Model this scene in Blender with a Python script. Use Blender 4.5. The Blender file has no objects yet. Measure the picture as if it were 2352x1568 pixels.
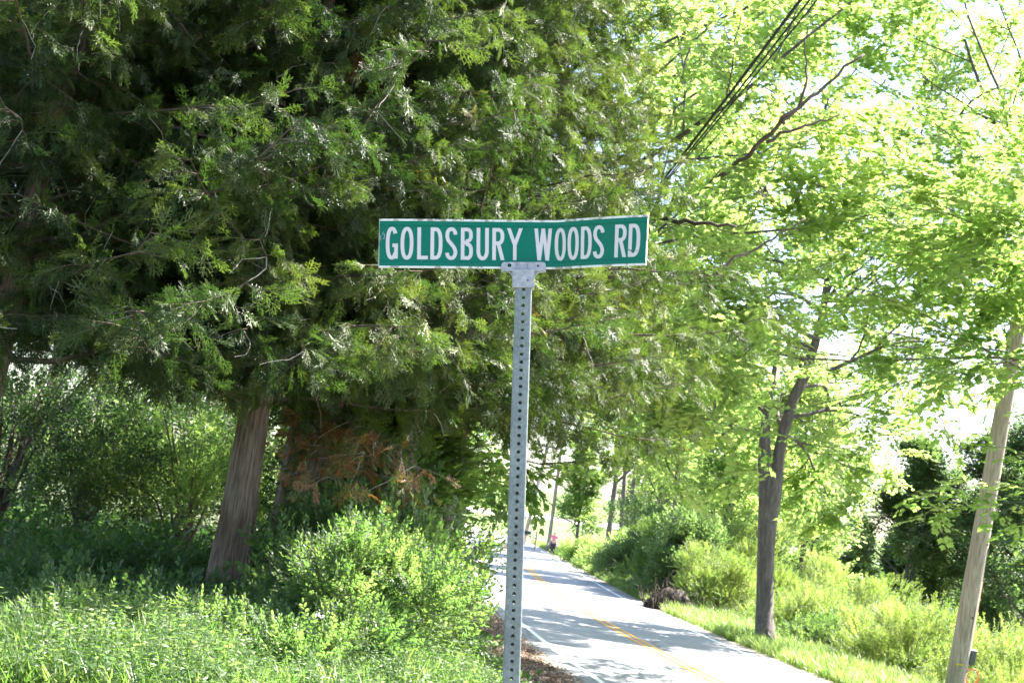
import bpy, math, random
import numpy as np
from mathutils import Vector, Matrix, noise

# ------------------------------------------------------------------ camera, sky, sun, exposure
SC = bpy.context.scene
PITCH, ROLL, EYE = math.radians(6.7), math.radians(8.0), 2.75
FPX = 3267.0                                   # focal length in pixels of a 2352 px wide picture (50 mm on 36 mm)

def _rx(a): c, s = math.cos(a), math.sin(a); return np.array([[1, 0, 0], [0, c, -s], [0, s, c]])
def _rz(a): c, s = math.cos(a), math.sin(a); return np.array([[c, -s, 0], [s, c, 0], [0, 0, 1]])
CAMR = _rx(math.pi / 2 + PITCH) @ _rz(ROLL)
CAMP = np.array([0, 0, EYE])

def at(px, py, d):
    """World point seen at pixel (px, py) of the photograph, d metres ahead."""
    return CAMP + d * (CAMR @ np.array([(px - 1176) / FPX, -(py - 784) / FPX, -1.0]))

cam_d = bpy.data.cameras.new('camera')
cam = bpy.data.objects.new('camera', cam_d)
SC.collection.objects.link(cam)
M = Matrix([list(r) for r in CAMR]).to_4x4(); M.translation = Vector(CAMP)
cam.matrix_world = M
cam_d.sensor_width = 36; cam_d.lens = 50.0
cam_d.clip_start = 0.05; cam_d.clip_end = 5000
cam_d.dof.use_dof = True; cam_d.dof.focus_distance = 6.0; cam_d.dof.aperture_fstop = 10.0
SC.camera = cam

SUN_EL, SUN_AZ = math.radians(48), math.radians(63)     # azimuth clockwise from +Y (the view direction)
w = bpy.data.worlds.new('World'); SC.world = w; w.use_nodes = True
nt = w.node_tree
sky = nt.nodes.new('ShaderNodeTexSky'); sky.sky_type = 'NISHITA'; sky.sun_disc = False
sky.sun_elevation = SUN_EL; sky.sun_rotation = SUN_AZ
sky.air_density = 1.0; sky.dust_density = 1.6; sky.ozone_density = 1.0
nt.links.new(sky.outputs[0], nt.nodes['Background'].inputs[0])
nt.nodes['Background'].inputs[1].default_value = 0.088
sl = bpy.data.lights.new('sun', 'SUN'); sl.energy = 5.0; sl.angle = math.radians(0.53); sl.color = (1, 0.955, 0.88)
sun = bpy.data.objects.new('sun', sl); SC.collection.objects.link(sun)
sd = Vector((math.sin(SUN_AZ) * math.cos(SUN_EL), math.cos(SUN_AZ) * math.cos(SUN_EL), math.sin(SUN_EL)))
sun.rotation_euler = sd.to_track_quat('Z', 'Y').to_euler(); sun.location = (20, 10, 40)
SC.view_settings.view_transform = 'Standard'; SC.view_settings.look = 'None'
SC.view_settings.exposure = 2.72; SC.view_settings.gamma = 1; SC.view_settings.use_curve_mapping = False
SC.render.engine = 'CYCLES'
SC.cycles.use_denoising = True
SC.cycles.max_bounces = 8; SC.cycles.diffuse_bounces = 4; SC.cycles.transmission_bounces = 5
SC.cycles.glossy_bounces = 3; SC.cycles.transparent_max_bounces = 4
SC.cycles.sample_clamp_indirect = 6

# ------------------------------------------------------------------ helpers
def link(o, parent=None):
    SC.collection.objects.link(o)
    if parent is not None: o.parent = parent
    return o

def empty(name, loc, label, cat, group=None):
    o = bpy.data.objects.new(name, None); o.location = loc; o.empty_display_size = 0.2
    link(o); o['label'] = label; o['category'] = cat
    if group: o['group'] = group
    return o

def tag(o, label=None, cat=None, group=None, kind=None):
    if label: o['label'] = label
    if cat: o['category'] = cat
    if group: o['group'] = group
    if kind: o['kind'] = kind
    return o

def mesh(name, V, Fc, mat, parent=None, smooth=False, uv=None):
    """Vertices are world coordinates; they are moved into the parent's frame."""
    V = np.asarray(V, dtype=float).reshape(-1, 3)
    if parent is not None: V = V - np.array(parent_loc(parent))
    me = bpy.data.meshes.new(name)
    me.from_pydata(V.tolist(), [], Fc)
    if mat is not None:
        for m in (mat if isinstance(mat, list) else [mat]): me.materials.append(m)
    if smooth: me.polygons.foreach_set('use_smooth', [True] * len(me.polygons))
    me.update()
    return link(bpy.data.objects.new(name, me), parent)

def parent_loc(o):
    l = Vector(o.location)
    while o.parent is not None: o = o.parent; l = l + Vector(o.location)
    return l

def unit(v): v = np.asarray(v, float); return v / (np.linalg.norm(v) + 1e-9)

def frame_of(d):
    d = unit(d); a = np.array([0, 0, 1.0]) if abs(d[2]) < 0.9 else np.array([1.0, 0, 0])
    u = unit(np.cross(a, d)); return u, np.cross(d, u)

class MB:
    def __init__(s): s.V = []; s.F = []; s.mi = []
    def add(s, V, Fc, m=0):
        b = len(s.V); s.V.extend([tuple(v) for v in V]); s.F.extend([tuple(i + b for i in f) for f in Fc]); s.mi.extend([m] * len(Fc))
    def tube(s, P, R, n=6, cap=True, rough=None):
        P = [np.asarray(p, float) for p in P]; V = []; u = None
        for i, p in enumerate(P):
            d = unit(P[min(i + 1, len(P) - 1)] - P[max(i - 1, 0)])
            if u is None: u, v = frame_of(d)
            else: u = unit(u - d * np.dot(u, d)); v = np.cross(d, u)
            for k in range(n):
                a = 2 * math.pi * k / n; r = R[i] * (rough(i, k) if rough else 1)
                V.append(p + (u * math.cos(a) + v * math.sin(a)) * r)
        Fc = []
        for i in range(len(P) - 1):
            for k in range(n):
                a, b = i * n + k, i * n + (k + 1) % n
                Fc.append((a, b, b + n, a + n))
        if cap: Fc.append(tuple(range(n))[::-1]); Fc.append(tuple(range((len(P) - 1) * n, len(P) * n)))
        s.add(V, Fc)
    def box(s, c, h, A=np.eye(3), m=0):
        V = [np.asarray(c) + A @ (np.array([x, y, z]) * h) for x in (-1, 1) for y in (-1, 1) for z in (-1, 1)]
        s.add(V, [(0, 1, 3, 2), (4, 6, 7, 5), (0, 4, 5, 1), (2, 3, 7, 6), (0, 2, 6, 4), (1, 5, 7, 3)], m)
    def build(s, name, mat, parent=None, smooth=False):
        o = mesh(name, s.V, s.F, mat, parent, smooth)
        if any(s.mi): o.data.polygons.foreach_set('material_index', s.mi)
        return o

# ------------------------------------------------------------------ materials
def nodes(name):
    m = bpy.data.materials.new(name); m.use_nodes = True
    t = m.node_tree; return m, t, t.nodes['Principled BSDF']

def N(t, typ, **kw):
    n = t.nodes.new(typ)
    for k, v in kw.items():
        if k.startswith('i_'): n.inputs[k[2:]].default_value = v
        else: setattr(n, k, v)
    return n

def ramp(t, fac, stops):
    r = t.nodes.new('ShaderNodeValToRGB'); e = r.color_ramp.elements
    while len(e) < len(stops): e.new(0.5)
    for x, (p, c) in zip(e, stops): x.position = p; x.color = (*c, 1)
    t.links.new(fac, r.inputs[0]); return r.outputs[0]

def leaf_mat(name, stops, trans, tstops=None, rough=0.42, spec=0.5, var=0.12):
    """Thin leaf: diffuse and gloss on top, light coming through it. Colour varies from piece to piece."""
    m, t, b = nodes(name)
    a = N(t, 'ShaderNodeAttribute', attribute_type='INSTANCER', attribute_name='hue')
    geo = t.nodes.new('ShaderNodeNewGeometry')
    ad = N(t, 'ShaderNodeMath', operation='MULTIPLY_ADD'); ad.inputs[1].default_value = var
    t.links.new(geo.outputs['Random Per Island'], ad.inputs[0]); t.links.new(a.outputs['Fac'], ad.inputs[2])
    col = ramp(t, ad.outputs[0], stops)
    tcol = ramp(t, ad.outputs[0], tstops or [(p, tuple(min(1, c * 2.6) for c in q)) for p, q in stops])
    t.links.new(col, b.inputs['Base Color'])
    b.inputs['Roughness'].default_value = rough; b.inputs['Specular IOR Level'].default_value = spec
    tr = t.nodes.new('ShaderNodeBsdfTranslucent'); t.links.new(tcol, tr.inputs[0])
    mx = t.nodes.new('ShaderNodeMixShader'); mx.inputs[0].default_value = trans
    t.links.new(b.outputs[0], mx.inputs[1]); t.links.new(tr.outputs[0], mx.inputs[2])
    t.links.new(mx.outputs[0], t.nodes['Material Output'].inputs[0])
    return m

def rough_mat(name, stops, scale=5, detail=8, rough=0.85, bump=0.3, stretch=(1, 1, 1), dist=0.02, spec=0.3, metal=0, coords='Object'):
    m, t, b = nodes(name)
    tc = t.nodes.new('ShaderNodeTexCoord'); mp = t.nodes.new('ShaderNodeMapping'); mp.inputs['Scale'].default_value = stretch
    t.links.new(tc.outputs[coords], mp.inputs[0])
    nz = N(t, 'ShaderNodeTexNoise', i_Scale=scale, i_Detail=detail, i_Roughness=0.65); t.links.new(mp.outputs[0], nz.inputs[0])
    t.links.new(ramp(t, nz.outputs[0], stops), b.inputs['Base Color'])
    b.inputs['Roughness'].default_value = rough; b.inputs['Specular IOR Level'].default_value = spec; b.inputs['Metallic'].default_value = metal
    if bump:
        bp = N(t, 'ShaderNodeBump', i_Strength=bump, i_Distance=dist); t.links.new(nz.outputs[0], bp.inputs['Height']); t.links.new(bp.outputs[0], b.inputs['Normal'])
    return m

def flat_mat(name, c, rough=0.5, metal=0, spec=0.5):
    v = lambda k: tuple(min(1, x * k) for x in c)
    return rough_mat(name, [(0.3, v(0.88)), (0.7, v(1.08))], scale=30, rough=rough, bump=0.05, dist=0.002, metal=metal, spec=spec)

MT = {}
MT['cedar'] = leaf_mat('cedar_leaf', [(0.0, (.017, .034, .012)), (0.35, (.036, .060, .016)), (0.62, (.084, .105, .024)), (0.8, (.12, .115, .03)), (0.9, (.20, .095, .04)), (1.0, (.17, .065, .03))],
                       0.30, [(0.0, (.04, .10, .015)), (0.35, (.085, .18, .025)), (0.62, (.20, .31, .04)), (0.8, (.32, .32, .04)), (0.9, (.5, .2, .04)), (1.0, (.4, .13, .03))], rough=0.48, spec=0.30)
MT['maple'] = leaf_mat('maple_leaf', [(0.0, (.034, .075, .016)), (0.5, (.065, .12, .025)), (1.0, (.11, .16, .04))],
                       0.62, [(0.0, (.17, .34, .06)), (0.5, (.36, .54, .12)), (1.0, (.54, .68, .20))], rough=0.45, spec=0.4)
MT['willow'] = leaf_mat('willow_leaf', [(0.0, (.045, .085, .025)), (0.5, (.08, .13, .035)), (1.0, (.15, .19, .07))],
                        0.45, [(0.0, (.15, .28, .04)), (0.5, (.28, .44, .06)), (1.0, (.45, .55, .12))], rough=0.4, spec=0.5)
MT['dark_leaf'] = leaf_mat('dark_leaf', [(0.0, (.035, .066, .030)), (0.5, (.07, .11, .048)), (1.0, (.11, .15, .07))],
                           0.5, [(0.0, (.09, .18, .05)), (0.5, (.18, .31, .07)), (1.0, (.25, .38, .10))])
MT['bush'] = leaf_mat('bush_leaf', [(0.0, (.030, .060, .020)), (0.5, (.065, .11, .040)), (1.0, (.14, .18, .08))],
                      0.42, [(0.0, (.10, .24, .04)), (0.5, (.20, .38, .07)), (1.0, (.38, .54, .12))], rough=0.45, spec=0.35)
MT['grass'] = leaf_mat('grass_blade', [(0.0, (.030, .070, .012)), (0.5, (.065, .12, .02)), (0.85, (.13, .18, .035)), (1.0, (.32, .28, .15))],
                       0.45, [(0.0, (.10, .25, .04)), (0.5, (.24, .42, .07)), (0.85, (.40, .52, .12)), (1.0, (.45, .40, .18))], rough=0.4, spec=0.5)
MT['petal'] = leaf_mat('white_petal', [(0, (.7, .68, .66)), (1, (.78, .75, .7))], 0.3, [(0, (.6, .6, .55)), (1, (.6, .6, .55))])
MT['yellow'] = leaf_mat('yellow_leaf', [(0, (.5, .38, .03)), (1, (.6, .42, .05))], 0.3)
MT['twig'] = rough_mat('twig_bark', [(0.3, (.06, .042, .032)), (0.7, (.17, .125, .10))], scale=9, bump=0.2)
MT['dead_twig'] = rough_mat('pale_dead_twig', [(0.3, (.28, .24, .20)), (0.7, (.48, .44, .40))], scale=9, bump=0.2)
MT['maple_bark'] = rough_mat('maple_bark', [(0.25, (.055, .045, .042)), (0.5, (.12, .10, .095)), (0.75, (.22, .19, .18))], scale=4, bump=0.6, stretch=(3, 3, .5), dist=0.03)

def cedar_bark():
    m, t, b = nodes('cedar_bark')
    tc = t.nodes.new('ShaderNodeTexCoord')
    mp = t.nodes.new('ShaderNodeMapping'); mp.inputs['Scale'].default_value = (34, 34, 1.8); t.links.new(tc.outputs['Object'], mp.inputs[0])
    n1 = N(t, 'ShaderNodeTexNoise', i_Scale=1.6, i_Detail=6, i_Distortion=0.6); t.links.new(mp.outputs[0], n1.inputs[0])
    n2 = N(t, 'ShaderNodeTexNoise', i_Scale=1.3, i_Detail=4); t.links.new(tc.outputs['Object'], n2.inputs[0])
    c1 = ramp(t, n1.outputs[0], [(0.34, (.08, .055, .04)), (0.5, (.19, .145, .11)), (0.7, (.31, .265, .215))])
    c2 = ramp(t, n2.outputs[0], [(0.35, (.55, .48, .42)), (0.65, (1, 1, 1))])
    mx = N(t, 'ShaderNodeMix', data_type='RGBA', blend_type='MULTIPLY'); mx.inputs[0].default_value = 1
    t.links.new(c1, mx.inputs[6]); t.links.new(c2, mx.inputs[7]); t.links.new(mx.outputs[2], b.inputs['Base Color'])
    b.inputs['Roughness'].default_value = 0.9
    bp = N(t, 'ShaderNodeBump', i_Strength=0.9, i_Distance=0.02); t.links.new(n1.outputs[0], bp.inputs['Height']); t.links.new(bp.outputs[0], b.inputs['Normal'])
    return m
MT['cedar_bark'] = cedar_bark()
MT['rot'] = rough_mat('shade_toned_root_wood', [(0.3, (.018, .014, .011)), (0.7, (.07, .052, .04))], scale=8)  # wood tone darkened to carry the shadow inside the hollow

def asphalt_mat():
    m, t, b = nodes('asphalt')
    tc = t.nodes.new('ShaderNodeTexCoord')
    n1 = N(t, 'ShaderNodeTexNoise', i_Scale=45, i_Detail=8, i_Roughness=0.7); n2 = N(t, 'ShaderNodeTexNoise', i_Scale=0.7, i_Detail=5)
    t.links.new(tc.outputs['Object'], n1.inputs[0]); t.links.new(tc.outputs['Object'], n2.inputs[0])
    c1 = ramp(t, n1.outputs[0], [(0.3, (.17, .17, .185)), (0.7, (.32, .32, .34))]); c2 = ramp(t, n2.outputs[0], [(0.3, (.82, .82, .84)), (0.7, (1, 1, 1))])
    mx = N(t, 'ShaderNodeMix', data_type='RGBA', blend_type='MULTIPLY'); mx.inputs[0].default_value = 1
    t.links.new(c1, mx.inputs[6]); t.links.new(c2, mx.inputs[7]); t.links.new(mx.outputs[2], b.inputs['Base Color'])
    vo = N(t, 'ShaderNodeTexVoronoi', feature='DISTANCE_TO_EDGE', i_Scale=.33); n4 = N(t, 'ShaderNodeTexNoise', i_Scale=1.6, i_Detail=5)
    t.links.new(tc.outputs['Object'], n4.inputs[0]); vm = N(t, 'ShaderNodeMix', data_type='RGBA'); vm.inputs[0].default_value = .35
    t.links.new(tc.outputs['Object'], vm.inputs[6]); t.links.new(n4.outputs['Color'], vm.inputs[7]); t.links.new(vm.outputs[2], vo.inputs[0])
    cr = ramp(t, vo.outputs[0], [(0.0, (.25, .25, .26)), (0.012, (1, 1, 1))])
    m3 = N(t, 'ShaderNodeMix', data_type='RGBA', blend_type='MULTIPLY'); m3.inputs[0].default_value = .8
    t.links.new(mx.outputs[2], m3.inputs[6]); t.links.new(cr, m3.inputs[7]); t.links.new(m3.outputs[2], b.inputs['Base Color'])
    b.inputs['Roughness'].default_value = 0.75
    bp = N(t, 'ShaderNodeBump', i_Strength=0.3, i_Distance=0.01); t.links.new(n1.outputs[0], bp.inputs['Height']); t.links.new(bp.outputs[0], b.inputs['Normal'])
    return m
MT['asphalt'] = asphalt_mat()
MT['white_paint'] = rough_mat('white_road_paint', [(0.28, (.40, .40, .40)), (0.45, (.78, .78, .77))], scale=22, bump=0)
MT['yellow_paint'] = rough_mat('yellow_road_paint', [(0.28, (.30, .22, .12)), (0.42, (.62, .30, .03))], scale=22, bump=0)
MT['gravel'] = rough_mat('shoulder_gravel', [(0.3, (.16, .12, .10)), (0.5, (.30, .25, .22)), (0.7, (.42, .38, .35))], scale=26, bump=0.8, dist=0.02)
MT['soil'] = rough_mat('ground_soil', [(0.3, (.030, .040, .014)), (0.5, (.05, .07, .02)), (0.75, (.09, .10, .04))], scale=3, bump=0.5, dist=0.05)
MT['field'] = rough_mat('mown_grass', [(0.3, (.07, .12, .025)), (0.55, (.11, .17, .035)), (0.75, (.17, .22, .06))], scale=1.2, bump=0.4, dist=0.05)

# ------------------------------------------------------------------ terrain and road
CL = np.array([(-30, 10.9), (-10, 9.0), (0, 8.0), (10, 7.0), (20, 5.95), (25, 5.35), (30, 4.7), (40, 3.75), (50, 3.0), (60, 2.65), (78, 2.25), (97, 1.95), (113, 1.5), (130, .9), (145, 0.0), (160, -1.8), (175, -4.6), (190, -8.6), (210, -16), (235, -28), (270, -50), (320, -90)])
def rc(y): return np.interp(y, CL[:, 0], CL[:, 1])
def sm(t): t = np.clip(t, 0, 1); return t * t * (3 - 2 * t)
HW = 3.25
def rise(x, y): return 7.5 * sm((y - 168) / 110.0) - 3.0 * sm((y - 300) / 300)
def H(x, y):
    x = np.asarray(x, float); y = np.asarray(y, float)
    c = rc(y); dl = c - HW - 0.35 - x; dr = x - (c + HW + 0.35)
    hl = 1.2 - 0.7 * sm((y - 30) / 40)
    z = np.where(dl > 0, hl * sm((dl - .9) / 3.2), 0.0)
    fall = 3.3 * (1 - sm((y - 100) / 60))
    z = z + np.where(dr > 0, -fall * sm((dr - 1.7) / 11), 0.0)
    bump = 0.05 * np.sin(x * 1.7 + y * .6) * np.cos(y * 1.1 - x * .4) * np.clip(np.maximum(dl, dr) / 2, 0, 1)
    return z + bump + rise(x, y) - np.where((dl < 0) & (dr < 0), 0.03, 0.0)
def h1(x, y): return float(H(x, y))

def noise2(X, Y, s):
    return np.array([noise.noise(Vector((x * s, y * s, 3.1))) for x, y in zip(X.ravel(), Y.ravel())]).reshape(X.shape)

def strip_axis(segs):
    out = []
    for a, b, st in segs: out += list(np.arange(a, b, st))
    return np.array(out + [segs[-1][1]])
def grid(name, xs, ys, zf, mat, kind='structure'):
    X, Y = np.meshgrid(xs, ys); Z = zf(X, Y); n, k = X.shape
    V = np.stack([X, Y, Z], -1).reshape(-1, 3)
    i = np.arange((n - 1) * k).reshape(n - 1, k)[:, :-1].ravel()
    Fc = np.stack([i, i + 1, i + 1 + k, i + k], 1).tolist()
    o = mesh(name, V, Fc, mat, smooth=True); o['kind'] = kind; return o
xs = strip_axis([(-1500, -300, 200), (-300, -60, 20), (-60, -12, 3), (-12, 20, .4), (20, 60, 3), (60, 300, 20), (300, 1500, 200)])
ys = strip_axis([(-80, -5, 5), (-5, 60, .8), (60, 180, 2.5), (180, 360, 9), (360, 1000, 80), (1000, 3000, 500)])
def ground_z(X, Y):
    return H(X, Y) - 0.012
gm = MT['soil']
# soil near, mown grass on the hill beyond: one sheet, mixed by where it lies
def ground_mat():
    m, t, b = nodes('ground_cover_soil')
    tc = t.nodes.new('ShaderNodeTexCoord'); sp = t.nodes.new('ShaderNodeSeparateXYZ'); t.links.new(tc.outputs['Object'], sp.inputs[0])
    n1 = N(t, 'ShaderNodeTexNoise', i_Scale=3, i_Detail=9, i_Roughness=.7); n2 = N(t, 'ShaderNodeTexNoise', i_Scale=.12, i_Detail=7)
    t.links.new(tc.outputs['Object'], n1.inputs[0]); t.links.new(tc.outputs['Object'], n2.inputs[0])
    c1 = ramp(t, n1.outputs[0], [(0.3, (.035, .045, .016)), (0.5, (.06, .075, .022)), (0.75, (.11, .11, .045))])
    c2 = ramp(t, n2.outputs[0], [(0.3, (.09, .15, .03)), (0.55, (.13, .19, .04)), (0.75, (.19, .22, .07))])
    mr = N(t, 'ShaderNodeMapRange'); mr.inputs[1].default_value = 105; mr.inputs[2].default_value = 125; t.links.new(sp.outputs[1], mr.inputs[0])
    mx = N(t, 'ShaderNodeMix', data_type='RGBA'); t.links.new(mr.outputs[0], mx.inputs[0]); t.links.new(c1, mx.inputs[6]); t.links.new(c2, mx.inputs[7])
    t.links.new(mx.outputs[2], b.inputs['Base Color']); b.inputs['Roughness'].default_value = .95
    bp = N(t, 'ShaderNodeBump', i_Strength=.6, i_Distance=.06); t.links.new(n1.outputs[0], bp.inputs['Height']); t.links.new(bp.outputs[0], b.inputs['Normal'])
    return m
grid('ground', xs, ys, ground_z, ground_mat())

def ribbon(name, off0, off1, z, mat, y0=-30, y1=318, jag=0, dash=None, step=1.5, seed=1):
    rng = np.random.default_rng(seed)
    Y = np.arange(y0, y1, step); V = []; Fc = []
    for j, y in enumerate(Y):
        c = rc(y); s = (rc(y + 1) - rc(y - 1)) / 2; n = unit((1, -s, 0)); a = rng.normal(0, jag) if jag else 0; b = rng.normal(0, jag) if jag else 0
        for k, o in enumerate((off0 + (a if off0 < off1 and off0 < 0 or jag and off0 < 0 else 0), off1 + (b if off1 > 0 else 0))):
            p = np.array([c, y, 0]) + n * o
            V.append((p[0], p[1], rise(p[0], p[1]) + z))
    for j in range(len(Y) - 1): Fc.append((2 * j, 2 * j + 1, 2 * j + 3, 2 * j + 2))
    return tag(mesh(name, V, Fc, mat, smooth=True), kind='structure')
ribbon('gravel_shoulder', -HW - 1.15, HW + .45, -0.006, MT['gravel'], jag=.10)
ribbon('road', -HW, HW, 0.0, MT['asphalt'], jag=.03)
ribbon('edge_line', -2.93, -2.81, .004, MT['white_paint'])
ribbon('edge_line', 2.81, 2.93, .004, MT['white_paint'])
ribbon('centre_line', -.17, -.06, .004, MT['yellow_paint'])
ribbon('centre_line', .06, .17, .004, MT['yellow_paint'])
# pale gravel drive across the far field
V = []; Fc = []
for j, x in enumerate(np.arange(-30, 60, 2.0)):
    yc = 206 + 0.10 * x + 3 * math.sin(x * .05)
    for o in (-3.6, 3.6): V.append((x, yc + o, float(H(x, yc + o)) + .06))
for j in range(len(V) // 2 - 1): Fc.append((2 * j, 2 * j + 2, 2 * j + 3, 2 * j + 1))
MT['drive'] = rough_mat('pale_gravel', [(0.3, (.36, .34, .32)), (0.7, (.5, .48, .46))], scale=2, bump=0)
tag(mesh('gravel_drive', V, Fc, MT['drive']), kind='structure')

# ------------------------------------------------------------------ instanced leaf masses
def proto_coll(name, builders, mats):
    c = bpy.data.collections.new(name)
    for k, (V, Fc, mi) in enumerate(builders):
        me = bpy.data.meshes.new(name); me.from_pydata([tuple(v) for v in V], [], Fc)
        for m in mats: me.materials.append(m)
        if mi is not None: me.polygons.foreach_set('material_index', mi)
        me.update()
        o = bpy.data.objects.new('%s_%02d' % (name, k), me); c.objects.link(o)
    return c
_groups = {}
def scatter_group(coll):
    if coll.name in _groups: return _groups[coll.name]
    g = bpy.data.node_groups.new('scatter_' + coll.name, 'GeometryNodeTree')
    g.interface.new_socket('Geometry', in_out='INPUT', socket_type='NodeSocketGeometry')
    g.interface.new_socket('Geometry', in_out='OUTPUT', socket_type='NodeSocketGeometry')
    a = g.nodes.new('NodeGroupInput'); z = g.nodes.new('NodeGroupOutput')
    ci = g.nodes.new('GeometryNodeCollectionInfo'); ci.inputs['Collection'].default_value = coll
    ci.inputs['Separate Children'].default_value = True; ci.inputs['Reset Children'].default_value = True
    ip = g.nodes.new('GeometryNodeInstanceOnPoints'); ip.inputs['Pick Instance'].default_value = True
    def attr(nm, ty):
        n = g.nodes.new('GeometryNodeInputNamedAttribute'); n.data_type = ty; n.inputs['Name'].default_value = nm; return n.outputs[0]
    L = g.links.new
    L(a.outputs[0], ip.inputs['Points']); L(ci.outputs[0], ip.inputs['Instance'])
    L(attr('idx', 'INT'), ip.inputs['Instance Index']); L(attr('rot', 'FLOAT_VECTOR'), ip.inputs['Rotation']); L(attr('size', 'FLOAT'), ip.inputs['Scale'])
    L(ip.outputs[0], z.inputs[0])
    _groups[coll.name] = g; return g

def eulers(D, Nn):
    D = D / np.linalg.norm(D, axis=1, keepdims=True)
    X = np.cross(D, Nn); X /= np.linalg.norm(X, axis=1, keepdims=True) + 1e-9
    Z = np.cross(X, D)
    sy = np.clip(-X[:, 2], -1, 1)
    return np.stack([np.arctan2(D[:, 2], Z[:, 2]), np.arcsin(sy), np.arctan2(X[:, 1], X[:, 0])], 1)

class Leaves:
    def __init__(s): s.P = []; s.D = []; s.N = []; s.S = []; s.H = []
    def add(s, p, d, n, sc, h): s.P.append(p); s.D.append(d); s.N.append(n); s.S.append(sc); s.H.append(h)
    def build(s, name, coll, parent=None, seed=0, picked=0, pick_name=None):
        rng = np.random.default_rng(seed)
        P = np.array(s.P, float); D = np.array(s.D, float); Nn = np.array(s.N, float)
        R = eulers(D, Nn); S = np.array(s.S); Hh = np.array(s.H)
        idx = rng.integers(0, len(coll.objects), len(P))
        off = np.array(parent_loc(parent)) if parent is not None else np.zeros(3)
        keep = np.ones(len(P), bool)
        if picked:                                   # the pieces that show largest are objects of their own
            v = (P - CAMP) @ CAMR
            dz = -v[:, 2]; u = np.abs(v[:, 0] / dz) < .36; q = np.abs(v[:, 1] / dz) < .24
            score = np.where(u & q & (dz > 1), S / np.maximum(dz, .1), 0)
            pr = list(coll.objects)
            for i in np.argsort(-score)[:picked]:
                if score[i] <= 0: break
                keep[i] = False
                o = bpy.data.objects.new(pick_name, pr[idx[i]].data)
                o.location = P[i] - off; o.rotation_euler = R[i]; o.scale = (S[i],) * 3; o['hue'] = float(Hh[i])
                link(o, parent)
        P, R, S, Hh, idx = P[keep], R[keep], S[keep], Hh[keep], idx[keep]
        me = bpy.data.meshes.new(name); me.vertices.add(len(P)); me.vertices.foreach_set('co', (P - off).astype(np.float32).ravel())
        for nm, ty, arr, key in (('rot', 'FLOAT_VECTOR', R, 'vector'), ('size', 'FLOAT', S, 'value'), ('hue', 'FLOAT', Hh, 'value'), ('idx', 'INT', idx, 'value')):
            at_ = me.attributes.new(nm, ty, 'POINT'); at_.data.foreach_set(key, np.asarray(arr, np.float32 if ty != 'INT' else np.int32).ravel())
        o = link(bpy.data.objects.new(name, me), parent)
        md = o.modifiers.new('scatter', 'NODES'); md.node_group = scatter_group(coll)
        o['kind'] = 'stuff'
        return o

# --- single pieces
def ribbon2(P, w0, w1, taper=True):
    V = []; n = len(P)
    for i, p in enumerate(P):
        d = unit(P[min(i + 1, n - 1)] - P[max(i - 1, 0)]); s = np.array([d[1], -d[0], 0]); t = i / (n - 1)
        wd = w0 * (1 - t) + w1 * t
        V += [p - s * wd / 2, p + s * wd / 2]
    return V, [(2 * i, 2 * i + 1, 2 * i + 3, 2 * i + 2) for i in range(n - 1)]

def cedar_frond(rng):
    """A flat lacy spray, 1 long in +Y."""
    V = []; Fc = []; mi = []
    def add(v, f, m=0):
        b = len(V); c_ = np.mean(v, 0); tw = rng.normal(0, .38); ct, st = math.cos(tw), math.sin(tw)
        if len(v) < 12: v = [np.array([c_[0] + (q[0] - c_[0]) * ct, q[1], q[2] + (q[0] - c_[0]) * st + (q[1] - c_[1]) * .18 * tw]) for q in v]
        V.extend(v); Fc.extend([tuple(i + b for i in q) for q in f]); mi.extend([m] * len(f))
    bend = rng.uniform(-.18, .18)
    stem = [np.array([bend * t * t, t, -.10 * t * t]) for t in np.linspace(0, 1, 6)]
    add(*ribbon2(stem, .045, .03))
    for k in range(9):
        t = .10 + k * .095 + rng.uniform(-.02, .02); s = 1 if k % 2 else -1
        L = (.50 * math.sin(math.pi * min(1, (t + .12) / 1.05)) + .10) * rng.uniform(.75, 1.15)
        a = s * rng.uniform(.62, .95); b = np.array([bend * t * t, t, -.1 * t * t])
        d = np.array([math.sin(a), math.cos(a), rng.uniform(-.25, .12)])
        c = np.array([-.25 * s * L, .18 * L, -.1 * L])
        pts = [b + d * L * u + c * u * u for u in (0, .5, 1)]
        add(*ribbon2(pts, .045, .018))
        for q in range(4):
            u = .25 + .2 * q; bb = b + d * L * u + c * u * u; ss = 1 if (q + k) % 2 else -1
            a2 = a + ss * rng.uniform(.5, .8); l2 = L * rng.uniform(.28, .45) * (1.1 - .5 * u)
            e = np.array([math.sin(a2), math.cos(a2), rng.uniform(-.3, .2)]); sd_ = np.array([e[1], -e[0], 0])
            add([bb - sd_ * .016, bb + sd_ * .016, bb + e * l2 + sd_ * .012, bb + e * l2 * 1.15, bb + e * l2 - sd_ * .012], [(0, 1, 2, 3, 4)])
    return V, Fc, mi

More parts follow.
